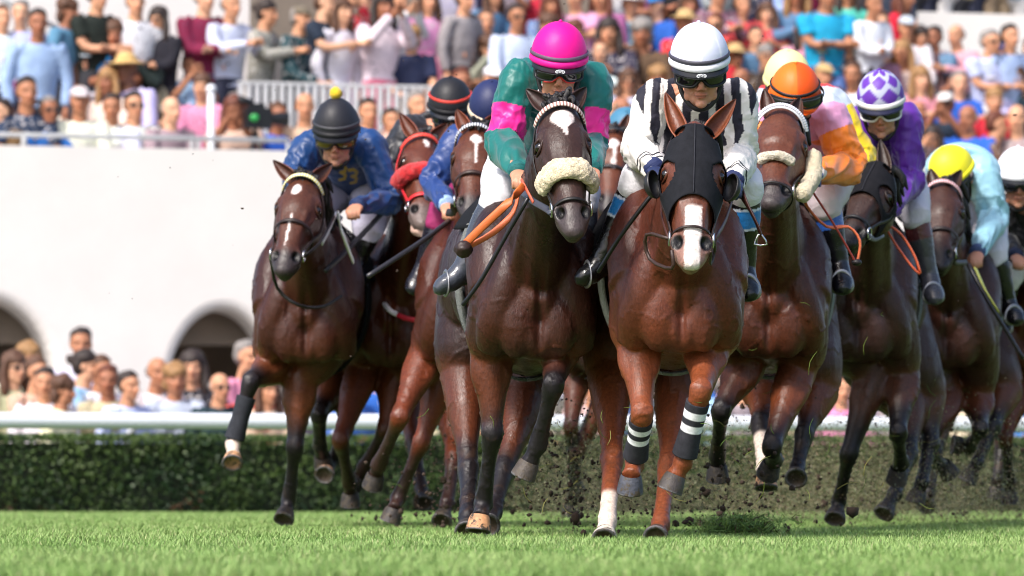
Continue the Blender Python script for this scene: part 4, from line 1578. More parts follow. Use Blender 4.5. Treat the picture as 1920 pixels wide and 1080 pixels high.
def build_horses():
    H = {}
    for key, sp in HORSES.items():
        h = Horse(sp)
        h.build()
        H[key] = h
    h = H['striped']
    h.saddle(girth=(128, 130, 118))
    h.hood(.55)
    h.bridle(col=(40, 22, 16), brow=None, noseband=.78, nosew=.006)
    W2, W1 = (.0, .0), (.0, .0)
    h.bandage('fl', 1.12, 1.86, stripes=((1.22, 1.33), (1.42, 1.53)))
    h.bandage('fr', 1.16, 1.88, stripes=((1.26, 1.36), (1.44, 1.54)))
    h.strapm('breast_strap', [h.hsurf(.80, -84, .018), at(1212, 440, 18.95), at(1218, 485, 18.98), at(1260, 503, 18.78), h.hsurf(.93, -60, .02)], w=.007, th=.005, col=(50, 30, 22))
    h.strapm('breast_strap', [h.hsurf(.80, 84, .018), at(1340, 470, 18.98), at(1332, 496, 18.92), h.hsurf(.93, 60, .02)], w=.006, th=.004, col=(50, 30, 22))
    h.strapm('rein', [h.hsurf(.80, 84, .018), at(1362, 410, 19.2), at(1385, 335, 19.6), at(1392, 330, 19.65)], w=.012, th=.004, col=(70, 34, 24), nrmref=(1, 0, 0))
    h.strapm('rein', [at(1385, 330, 19.6), at(1400, 380, 19.5), at(1422, 425, 19.45), at(1426, 440, 19.45), at(1410, 400, 19.5), at(1378, 350, 19.6)], w=.014, th=.005, col=(66, 32, 24), nrmref=(1, 0, 0))
    h.strapm('rein', [h.hsurf(.80, -84, .018), at(1240, 400, 19.1), at(1243, 340, 19.4), at(1238, 322, 19.6)], w=.010, th=.004, col=(70, 34, 24), nrmref=(1, 0, 0))
    g = G()
    loft(g, [at(1422, 440, 19.44), at(1414, 458, 19.44), at(1438, 458, 19.44), at(1428, 440, 19.44)], .004, seg=8, sub=2, closed=True, ref=(0, 1, 0))
    obj('buckle', g, M['metal'], h.root, h.root)

    h = H['teal']
    h.saddle(girth=(96, 100, 96), low=58)
    h.bridle(brow=(232, 214, 206), browcols=((240, 225, 215), (150, 100, 92)), browt=.12, noseband=.80, nosew=.008)
    h.fleece_band(.58, -88, 88, .050, rad=.028)
    h.strapm('breast_strap', [at(977, 358, 19.9), at(1000, 378, 19.7), at(1025, 392, 19.55), h.hsurf(.82, -84, .014)], w=.014, th=.005, col=(60, 64, 74))
    h.strapm('rein', [at(982, 348, 19.75), at(955, 378, 19.7), at(905, 425, 19.7), at(868, 462, 19.72)], w=.016, th=.005, col=(206, 104, 48), nrmref=(1, .6, 1))
    h.strapm('rein', [at(975, 352, 19.78), at(962, 398, 19.75), at(925, 436, 19.74), at(872, 466, 19.74)], w=.013, th=.006, col=(206, 104, 62), nrmref=(1, .6, 1))
    g = G()
    ell(g, at(868, 466, 19.7), (.038, .03, .034), None, 32, 24)
    me = mesh_from('rein_knot', g.verts(), g.f); V = vco(me); set_vco(me, V + vno(me) * (wnoise(V, 75, 3) * .012)[:, None]); paint(me, lin((44, 28, 24)))
    obj('rein_knot', me, M['strap'], h.root, h.root)
    h.strapm('rein', [at(1000, 380, 19.68), at(978, 338, 19.8)], w=.010, th=.005, col=(196, 96, 72), nrmref=(1, 0, 0))

    h = H['blue']
    h.saddle(cloth=(16, 16, 24), girth=(24, 24, 28))
    h.bridle(col=(40, 24, 20), brow=(240, 232, 170), browcols=((236, 240, 230), (226, 206, 60)), browt=.10, noseband=.55, nosew=.010)
    h.strapm('breast_strap', [h.hsurf(.82, -84, .014), at(520, 540, 24.1), at(560, 572, 24.1), at(605, 575, 24.3), at(640, 555, 24.5)], w=.008, th=.005, col=(28, 26, 26))
    h.strapm('rein', [h.hsurf(.80, 84, .018), at(600, 455, 23.95), at(622, 415, 24.2), at(634, 395, 24.4)], w=.010, col=(30, 26, 28), nrmref=(1, 0, 0))
    h.strapm('rein', [at(634, 398, 24.35), at(642, 440, 24.4), at(662, 490, 24.45), at(640, 430, 24.35)], w=.016, th=.006, col=(226, 228, 216), nrmref=(1, 0, 0))
    h.strapm('rein', [at(630, 400, 24.3), at(615, 436, 24.2), at(604, 456, 24.1)], w=.014, th=.005, col=(222, 224, 222), nrmref=(1, 0, 0))
    h.bandage('fl', 1.25, 1.93, col=(50, 52, 58))

    h = H['red']
    h.saddle(cloth=(226, 228, 236), girth=(30, 30, 34), low=95)
    h.bridle(col=(206, 36, 44), brow=(222, 70, 56), browt=.13, noseband=.74, nosew=.012)
    h.fleece_band(.50, -88, 40, .040, (206, 22, 30), 'red_noseband', 18, 3)
    h.strapm('breast_girth', [at(697, 470, 25.65), at(703, 535, 25.5), at(727, 578, 25.36), at(745, 590, 25.32)], w=.013, th=.006, col=(226, 222, 230))
    h.strapm('breast_girth', [at(745, 590, 25.32), at(765, 598, 25.29), at(790, 600, 25.27)], w=.013, th=.006, col=(206, 40, 60))
    g = G()      # parted lower lip with the tongue side showing
    s_ = h.hsec(1.0)[0]
    loft(g, [h.hsec(.86)[0] - h.hf * .065, h.hsec(.95)[0] - h.hf * .065, h.hsec(1.02)[0] - h.hf * .045], [.034, .040, .026], [.022, .024, .018], ref=h.hs)
    me = bake('lower_lip', g, .007, 2); paint(me, lin((196, 164, 150))); obj('lower_lip', me, M['coat'], h.root, h.root)

    h = H['navy']
    h.saddle(cloth=(222, 224, 232), girth=(30, 30, 34), low=90)
    HORSES['navy']['browper'] = 4
    h.bridle(col=(52, 30, 22), brow=(235, 235, 240), browcols=((238, 238, 242), (28, 34, 70)), browt=.10, noseband=.60, nosew=.010)
    h.strapm('breast_strap', [h.hsurf(.84, -84, .014), at(850, 398, 23.3), at(838, 398, 23.4)], w=.018, th=.006, col=(40, 38, 38))
    h = H['hidden']
    h.saddle()
    h.bridle(col=(40, 34, 36), brow=(24, 24, 30), browt=.10, noseband=.52, nosew=.010)

    h = H['orange']
    h.saddle()
    h.bridle(col=(28, 20, 18), brow=(240, 240, 246), browt=.09, noseband=.86, nosew=.006)
    g = G()
    for p in h.headring(.085, -86, 86, .022, 34, dt=-.045):
        ell(g, p, .0078, None, 8, 6)
    me = mesh_from('browband_beads', g.verts(), g.f); paint(me, lin((240, 240, 248)))
    obj('browband_beads', me, M['plastic'], h.br, h.root)
    h.fleece_band(.60, -42, 42, .021, (232, 220, 196), 'sheepskin_noseband', 14, 5)
    h.roll([h.hsurf(.26, 94, .03), h.hsurf(.42, 97, .045), h.hsurf(.6, 100, .055), h.hsurf(.76, 102, .05)], .036)
    h.roll([h.hsurf(.50, -98, .02), h.hsurf(.62, -100, .035), h.hsurf(.74, -100, .03)], .026, seed=9)
    lo = [at(1500, 345, 21.2), at(1512, 385, 21.3), at(1550, 425, 21.35), at(1590, 425, 21.4), at(1612, 450, 21.4), at(1610, 480, 21.4), at(1606, 492, 21.4)]
    h.strapm('rein', lo, w=.013, th=.006, col=(216, 108, 66), nrmref=(1, 0, 1))
    h.strapm('rein', [at(1514, 345, 21.2), at(1560, 415, 21.3), at(1592, 470, 21.36), at(1604, 492, 21.38)], w=.008, th=.005, col=(170, 66, 58), nrmref=(1, 0, 1))
    g = G()
    ell(g, at(1606, 492, 21.38), (.022, .02, .015))
    me = mesh_from('rein_stop', g.verts(), g.f); paint(me, lin((30, 24, 26))); obj('rein_stop', me, M['strap'], h.root, h.root)

    h = H['purple']
    h.saddle(girth=(84, 86, 84))
    h.hood(.44, cups=False, col=(22, 22, 26))
    h.bridle(col=(24, 22, 24), brow=None, noseband=.74, nosew=.008)
    h.strapm('breast_strap', [h.hsurf(.84, 84, .014), at(1640, 448, 23.2), at(1655, 440, 23.4)], w=.014, th=.006, col=(90, 90, 94))
    h.strapm('rein', [at(1660, 418, 23.3), at(1690, 440, 23.3), at(1715, 480, 23.3), at(1726, 512, 23.3)], w=.012, th=.006, col=(214, 100, 62), nrmref=(1, 0, 1))
    h.strapm('rein', [at(1660, 426, 23.32), at(1682, 462, 23.32), at(1710, 500, 23.3), at(1724, 514, 23.3)], w=.012, th=.006, col=(206, 92, 58), nrmref=(1, 0, 1))

    h = H['yellow']
    h.saddle(cloth=(18, 18, 22))
    h.bridle(col=(40, 26, 22), brow=(230, 200, 200), browcols=((236, 226, 226), (184, 52, 66)), browt=.10, noseband=.62, nosew=.010)
    h.strapm('breast_strap', [h.hsurf(.84, 84, .014), at(1790, 492, 25.0), at(1812, 492, 25.2)], w=.014, th=.006, col=(54, 46, 44))
    h.strapm('rein', [at(1830, 505, 24.9), at(1848, 545, 24.8), at(1872, 585, 24.8)], w=.022, th=.006, col=(196, 196, 96), nrmref=(1, 0, 1))
    h = H['white']
    h.saddle(cloth=(226, 230, 240), edge=(40, 60, 140), low=125)
    h.bridle(brow=(40, 40, 60))
    return H


# ------------------------------------------------------------------ jockeys
def silks_striped(V, tx, dn, arm, ap, pd):
    o = np.tile(lin((232, 228, 222)), (len(V), 1))
    x = (tx + .002) * (1 - .5 * np.clip(dn - .02, -.05, .2)) + .006 * wnoise(V, 12, 2)
    st = (np.abs(((x + 1.5) / .060) % 1 - .5) < .27)
    side = np.abs(tx) < .195 + .10 * np.clip(.1 - dn, -.2, .3)
    o[st & (np.abs(tx) < .255 - .42 * np.clip(dn - .03, 0, .3)) & (ap < .80)] = lin((28, 27, 42))
    for q in 'lr':
        d, p = pd[q]
        for a in (1.72, 1.82):
            o[(d < .1) & (np.abs(p - a) < .022)] = lin((24, 24, 34))
    decal(V, o, [[(1172, 172), (1180, 180), (1173, 186), (1181, 190)], [(1174, 200), (1180, 206), (1173, 212)], [(1172, 222), (1176, 230)]], 1.8, (60, 84, 160))
    return o * (1 + .03 * wnoise(V, 30, 4))[:, None]


def silks_teal(V, tx, dn, arm, ap, pd):
    o = np.tile(lin((0, 104, 98)), (len(V), 1))
    for q in 'lr':
        d, p = pd[q]
        o[(d < .125) & (p > .44) & (p < .90) & (np.abs(tx) > .12)] = lin((226, 26, 140))
    return o * (1 + .08 * wnoise(V, 18, 4))[:, None]


def silks_blue(V, tx, dn, arm, ap, pd):
    o = np.tile(lin((5, 56, 112)), (len(V), 1)) * (1 + .25 * wnoise(V, 18, 4))[:, None]
    three = lambda x, y: [(x, y), (x + 8, y - 3), (x + 14, y + 3), (x + 12, y + 10), (x + 5, y + 12), (x + 13, y + 16), (x + 12, y + 24), (x + 3, y + 26)]
    return decal(V, o, [three(634, 312), three(655, 318)], 3.0, (196, 160, 30))


def silks_orange(V, tx, dn, arm, ap, pd):
    o = np.tile(lin((214, 150, 190)), (len(V), 1))
    o[(dn < .035)] = lin((196, 208, 222))
    for q in 'lr':
        d, p = pd[q]
        o[(d < .13) & (p > .30)] = lin((240, 128, 30))
    return o


def silks_grey(V, tx, dn, arm, ap, pd):
    o = np.tile(lin((190, 202, 216)), (len(V), 1))
    o[(dn < .01)] = lin((206, 42, 36))
    for q in 'lr':
        d, p = pd[q]
        o[(d < .14) & (p > .1)] = lin((244, 208, 30))
    return o


def silks_lightblue(V, tx, dn, arm, ap, pd):
    o = np.tile(lin((148, 196, 214)), (len(V), 1))
    o[(np.abs(tx - .0) < .07) & (dn > .10)] = lin((190, 184, 60))
    return o * (1 + .05 * wnoise(V, 14, 4))[:, None]


def helmet_check(q, i, j):
    o = np.tile(lin((176, 180, 204)), (len(q), 1))
    row = np.floor(i * 3 + .1)
    w = (j * 7 + .5 * (row % 2) + .25) % 1
    dia = np.abs(((i * 3 + .1) % 1) - .5) * 2
    tri = np.abs(w - .5) * 2
    m = (tri + dia * .8 < .95)
    o[m] = lin((98, 52, 162))
    o[i < .06] = lin((98, 52, 162))
    return o


def helmet_orange(q, i, j):
    o = np.tile(lin((240, 112, 26)), (len(q), 1))
    o[(q[:, 0] > 0)] = lin((230, 84, 16))
    return o


J = {}
J['striped'] = dict(
    label='jockey in black and white striped silks and a white helmet', Y=20.0, vox=.0048,
    head=(1312, 138, -.30), look=(1, 16, 2), hk=1.06, helmet=dict(col=hplain((214, 218, 240), (236, 238, 248)), band=(66, 64, 76), bandth=84, rim=(238, 238, 246)),
    goggles=dict(lens='lens', framecol=(14, 14, 16), big=1.3), shl=(1226, 186, -.08), shr=(1384, 186, -.08), ell=(1200, 282, -.10), elr=(1386, 296, -.10),
    wrl=(1228, 316, -.42), wrr=(1376, 340, -.42), hip=(1296, 330, .42), knl=(1200, 338, -.05), knr=(1396, 345, -.04), anl=(1128, 490, -.02), anr=(1396, 508, .06),
    tol=(1086, 528, -.04), tor=(1404, 556, -.10), silks=silks_striped, puff=1.0, cuff=(30, 44, 90), silkmat='cloth', fold=1.0,
    boot=dict(col=(14, 14, 17), bands=((.25, .28, (200, 210, 225)), (.28, .47, (40, 118, 186)), (.47, .50, (200, 210, 225)))), handl=(34, 46, 84), handr=(34, 46, 84), seed=3, stubble=.1)
J['teal'] = dict(
    label='jockey in shiny teal silks with magenta armbands and a bright pink helmet', Y=20.6, vox=.0048,
    head=(1047, 133, -.25), look=(2, 14, -2), hk=1.05, helmet=dict(col=hplain((232, 14, 142)), band=(96, 74, 98), bandth=84, rim=(228, 20, 140)),
    goggles=dict(lens='lens', framecol=(24, 22, 26), nosecol=(206, 50, 44), big=1.1), shl=(974, 152, -.06), shr=(1108, 158, -.06), ell=(946, 268, -.10), elr=(1102, 272, -.10),
    wrl=(972, 322, -.46), wrr=(1108, 318, -.42), hip=(1010, 310, .42), knl=(938, 366, -.06), knr=(1090, 372, .05), anl=(868, 505, -.04), anr=(1092, 500, .05),
    tol=(818, 546, -.06), tor=(1092, 545, -.05), silks=silks_teal, puff=1.12, cuff=(16, 100, 100), collar=(226, 222, 230),
    boot=dict(col=(62, 66, 76)), seed=8)
J['blue'] = dict(
    label='jockey in royal blue silks and a black helmet topped with a yellow pompom', Y=25.0, vox=.0055, hk=1.05,
    head=(631, 262, -.30), look=(-3, 14, 0), helmet=dict(col=hplain((38, 38, 44)), band=(60, 60, 66), bandth=80, rim=(30, 30, 34), pom=(236, 200, 20), tall=1.05, badge=False),
    goggles=dict(lens='lens_amber', framecol=(20, 18, 14)), shl=(578, 278, -.05), shr=(694, 276, -.05), ell=(552, 330, -.1), elr=(732, 372, -.12),
    wrl=(590, 372, -.40), wrr=(670, 386, -.48), hip=(665, 350, .40), knl=(548, 425, .05), knr=(690, 430, .04), anl=(504, 525, .02), anr=(668, 492, .04),
    tol=(494, 562, -.06), tor=(648, 522, -.08), silks=silks_blue, puff=1.05, breeches=(196, 192, 210), cuff=(14, 40, 84), seed=5)
J['red'] = dict(
    label='jockey in black silks and a black helmet with thin red band', Y=25.8, vox=.007, hk=1.03,
    head=(845, 216, -.30), look=(4, 18, 2), helmet=dict(col=hplain((34, 34, 38)), band=(222, 66, 52), bandth=70, rim=(18, 18, 22)),
    goggles=dict(lens='lens'), shl=(768, 244, -.05), shr=(880, 250, -.05), ell=(724, 314, -.10), elr=(890, 330, -.1),
    wrl=(742, 356, -.42), wrr=(840, 370, -.42), hip=(830, 330, .40), knl=(728, 420, .05), knr=(890, 420, .05), anl=(694, 488, .04), anr=(910, 500, .1),
    tol=(652, 520, -.02), tor=(915, 540, -.05), silks=plain((30, 30, 36)), breeches=(226, 226, 234), cuff=(190, 40, 50), seed=6, boot=dict(col=(24, 24, 30)))
J['navy'] = dict(
    label='jockey in navy silks and a plain navy helmet, mostly hidden behind the rider in teal', Y=24.2, vox=.007,
    head=(922, 222, -.28), look=(0, 30, 0), helmet=dict(col=hplain((34, 42, 84)), rim=(216, 196, 170), badge=False), goggles=dict(lens='lens'),
    shl=(862, 262, -.05), shr=(975, 262, -.05), ell=(812, 344, -.12), elr=(985, 345, -.1), wrl=(838, 384, -.40), wrr=(930, 370, -.42), hip=(920, 340, .4),
    knl=(828, 408, .0), knr=(990, 415, .05), anl=(796, 498, .02), anr=(1010, 500, .1), tol=(772, 548, -.06), tor=(1012, 540, -.05),
    silks=plain((20, 54, 116)), breeches=(146, 34, 92), cuff=(150, 180, 220), seed=7, boot=dict(col=(22, 22, 32)))
J['hidden'] = dict(
    label='jockey with a pale green sleeve, glimpsed low behind the striped rider', Y=28.0, vox=.009,
    head=(1174, 262, -.28), look=(0, 40, 0), helmet=dict(col=hplain((66, 120, 150)), rim=(120, 200, 160), badge=False), goggles=dict(lens='lens'),
    shl=(1172, 250, .10), shr=(1258, 240, .0), ell=(1160, 340, -.12), elr=(1260, 330, -.1), wrl=(1190, 370, -.30), wrr=(1200, 370, -.32), hip=(1195, 330, .4),
    knl=(1150, 400, .05), knr=(1220, 400, .05), anl=(1130, 480, .10), anr=(1220, 480, .1), tol=(1125, 520, -.02), tor=(1220, 520, -.05),
    silks=plain((150, 214, 150)), seed=7)
J['orange'] = dict(
    label='jockey in pink silks with orange sleeves, goggles pushed up on orange helmet', Y=22.3, vox=.0055, hk=1.02,
    head=(1490, 198, -.28), look=(0, 26, 0), helmet=dict(col=helmet_orange, band=(30, 26, 30), bandth=72, rim=(238, 110, 24), peakcol=(214, 84, 20), badge=False),
    goggles=dict(lens='lens', up=.052, framecol=(20, 18, 20), strap=(24, 22, 26), big=1.05, nosecol=(230, 120, 40)), mask=True,
    shl=(1436, 212, -.05), shr=(1556, 216, -.05), ell=(1428, 300, -.1), elr=(1592, 312, -.06), wrl=(1440, 330, -.42), wrr=(1530, 324, -.46), hip=(1515, 320, .40),
    knl=(1348, 395, .05), knr=(1546, 380, .0), anl=(1320, 500, .1), anr=(1574, 498, .04), tol=(1312, 540, -.05), tor=(1580, 546, -.10),
    silks=silks_orange, puff=1.1, cuff=(228, 216, 210), handr=(30, 70, 140), breeches=(206, 192, 196), seed=11,
    boot=dict(col=(16, 16, 22), bands=((.14, .40, (50, 92, 170)),)))
J['grey'] = dict(
    label='jockey with a cream helmet and yellow sleeves, tucked right behind the rider in orange', Y=23.7, vox=.007,
    head=(1476, 168, -.28), look=(0, 26, 0), helmet=dict(col=hplain((240, 232, 160)), rim=(230, 220, 150), badge=False), goggles=dict(lens='lens'), mask=True,
    shl=(1440, 190, -.05), shr=(1562, 198, .0), ell=(1440, 290, -.1), elr=(1612, 300, .0), wrl=(1450, 330, -.4), wrr=(1560, 332, -.3), hip=(1530, 300, .4),
    knl=(1440, 400, .05), knr=(1560, 400, .05), anl=(1420, 500, .1), anr=(1560, 500, .1), tol=(1418, 540, -.05), tor=(1560, 540, -.05),
    silks=silks_grey, puff=1.1, seed=12)
J['purple'] = dict(
    label='jockey in purple silks with a purple and grey diamond helmet and white goggles', Y=24.2, vox=.0055, hk=1.04,
    head=(1652, 208, -.28), look=(-6, 16, 2), helmet=dict(col=helmet_check, rim=(232, 228, 226), peakcol=(26, 28, 54), badge=False),
    goggles=dict(lens='lens', framecol=(236, 234, 232), strap=(236, 234, 232), big=1.2), shl=(1606, 232, -.02), shr=(1696, 228, -.05), ell=(1612, 330, -.1), elr=(1708, 334, -.10),
    wrl=(1640, 392, -.40), wrr=(1662, 396, -.46), hip=(1650, 338, .40), knl=(1545, 410, .05), knr=(1714, 396, .0), anl=(1520, 500, .1), anr=(1742, 520, .02),
    tol=(1515, 540, -.05), tor=(1754, 566, -.10), silks=plain((92, 34, 150)), puff=1.08, cuff=(74, 54, 110), breeches=(206, 202, 212), seed=13, handr=(40, 34, 44), handl=(226, 222, 220),
    boot=dict(col=(66, 66, 72), bands=((.10, .42, (84, 40, 42)),)))
J['yellow'] = dict(
    label='jockey in pale blue silks with a shiny yellow helmet, head turned down to the left', Y=26.0, vox=.007, hk=1.03,
    head=(1792, 340, -.35), look=(-34, 34, 6), helmet=dict(col=hplain((236, 226, 40)), rim=(232, 220, 40), peakcol=(30, 30, 20), badge=False, wrinkle=3), goggles=dict(lens='lens'),
    shl=(1776, 316, .05), shr=(1842, 324, -.05), ell=(1770, 400, -.1), elr=(1864, 408, -.10), wrl=(1790, 470, -.40), wrr=(1832, 474, -.46), hip=(1806, 358, .40),
    knl=(1790, 470, .05), knr=(1862, 470, -.05), anl=(1780, 560, .1), anr=(1890, 568, .02), tol=(1770, 600, -.05), tor=(1908, 604, -.10),
    silks=silks_lightblue, puff=1.1, cuff=(60, 80, 120), breeches=(214, 210, 222), seed=14, boot=dict(col=(16, 16, 20)))
J['white'] = dict(
    label='jockey in black silks and white helmet at the right edge', Y=26.9, vox=.008, hk=1.05,
    head=(1908, 346, -.28), look=(0, 8, 0), helmet=dict(col=hplain((232, 232, 242)), rim=(226, 226, 226), badge=False), goggles=dict(lens='lens'),
    shl=(1880, 392, -.05), shr=(1975, 392, -.05), ell=(1882, 450, -.1), elr=(1985, 460, -.1), wrl=(1905, 480, -.4), wrr=(1960, 490, -.4), hip=(1935, 470, .3),
    knl=(1890, 520, .0), knr=(1990, 520, .0), anl=(1880, 590, .1), anr=(1990, 600, .1), tol=(1880, 620, -.05), tor=(1990, 620, -.05),
    silks=plain((24, 24, 28)), seed=15)


def build_jockeys():
    JJ = {}
    for key, sp in J.items():
        j = Jockey(sp)
        j.build()
        JJ[key] = j
    rod('whip', [at(1238, 350, 19.5), at(1215, 374, 19.5), at(1160, 448, 19.55), at(1122, 510, 19.6)], .0085, (18, 18, 22), 'black whip with blue and white striped shaft beside the striped rider', 'whip', (.10, .62, 16, (176, 206, 230)))
    rod('whip', [at(736, 378, 24.9), at(690, 428, 24.7), at(640, 480, 24.5), at(610, 508, 24.4)], .013, (40, 40, 44), 'thick dark whip slanting down between the blue and the black riders', 'whip')
    rod('whip', [at(842, 414, 23.7), at(800, 446, 23.5), at(740, 486, 23.3), at(690, 518, 23.2)], .012, (44, 42, 46), 'dark whip slanting across the red bay horse in front', 'whip')
    rod('whip', [at(990, 372, 19.6), at(950, 440, 19.65), at(905, 520, 19.7), at(868, 572, 19.75)], .0085, (24, 24, 28), 'slim black whip lying along the grey boot of the teal rider', 'whip')
    rod('whip', [at(1815, 495, 25.0), at(1850, 560, 24.9), at(1890, 625, 24.9), at(1918, 672, 24.9)], .010, (28, 24, 26), 'long dark whip pointing down from the hand of the rider in pale blue', 'whip')
    return JJ

# ------------------------------------------------------------------ the place: turf, hedge, rail, stand
M['grass'] = make_mat('turf_grass', src='attr', rough=0.55, spec=0.3)
M['soil'] = make_mat('turf_soil', (0.075, 0.13, 0.022), rough=0.9, var=0.4, vscale=6, bump=0.6, bscale=30, bdist=0.02)
M['plaster'] = make_mat('white_plaster', (0.79, 0.755, 0.72), rough=0.85, var=0.05, vscale=1.2, bump=0.25, bscale=14, bdist=0.01)
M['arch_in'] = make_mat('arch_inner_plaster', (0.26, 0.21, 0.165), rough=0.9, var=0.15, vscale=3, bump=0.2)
M['concrete'] = make_mat('terrace_concrete', (0.32, 0.29, 0.26), rough=0.9, var=0.2, vscale=3, bump=0.3)
M['rail_white'] = make_mat('white_rail_plastic', (0.72, 0.75, 0.80), rough=0.4, var=0.05, vscale=3)
M['rail_grey'] = make_mat('grey_metal', (0.42, 0.43, 0.44), rough=0.5, var=0.15, vscale=8)
M['leaf'] = make_mat('hedge_leaf', src='attr', rough=0.5, spec=0.4)
M['hedge_core'] = make_mat('hedge_twigs', (0.012, 0.018, 0.008), rough=0.95, var=0.5, vscale=20)
M['dirt'] = make_mat('thrown_soil', (0.045, 0.028, 0.018), rough=0.95)
M['barrier'] = make_mat('barrier_paint', (0.66, 0.67, 0.68), rough=0.5, var=0.06, vscale=5)


def quads(name, C, A, B, Cc, mat):
    """many small four-sided faces: centres C, half axes A and B, colours Cc"""
    n = len(C)
    V = np.stack([C - A, C + B, C + A, C - B], 1).reshape(-1, 3)
    me = bpy.data.meshes.new(name)
    me.vertices.add(4 * n); me.loops.add(4 * n); me.polygons.add(n)
    me.vertices.foreach_set('co', V.ravel())
    me.loops.foreach_set('vertex_index', np.arange(4 * n, dtype=np.int32))
    me.polygons.foreach_set('loop_start', np.arange(0, 4 * n, 4, dtype=np.int32))
    me.update(calc_edges=True)
    paint(me, np.repeat(Cc, 4, 0))
    return obj(name, me, mat)


# stand frame: x along the wall, y away from the track
_P0, _P1 = at(0, HOR, 44.0), at(1920, HOR, 46.9)
SU = nrm(_P1 - _P0)
SN = np.array([-SU[1], SU[0], 0])
SO = np.array([_P0[0], _P0[1], 0.0])
SR = np.column_stack([SU, SN, (0, 0, 1)])


def S(x, y, z):
    return SO + SU * x + SN * y + np.array([0, 0, z])


def on_row(px, ly):
    """stand coordinate x where picture column px crosses the line y = ly; also the depth"""
    k = (px - 960) / F
    # (SO + SU x + SN ly)_x = k * (..)_y
    x = (k * (SO[1] + SN[1] * ly) - SO[0] - SN[0] * ly) / (SU[0] - k * SU[1])
    return x, SO[1] + SU[1] * x + SN[1] * ly


def sbox(g, x0, x1, y0, y1, z0, z1):
    return box(g, (x0, y0, z0), (x1, y1, z1), SR, SO)


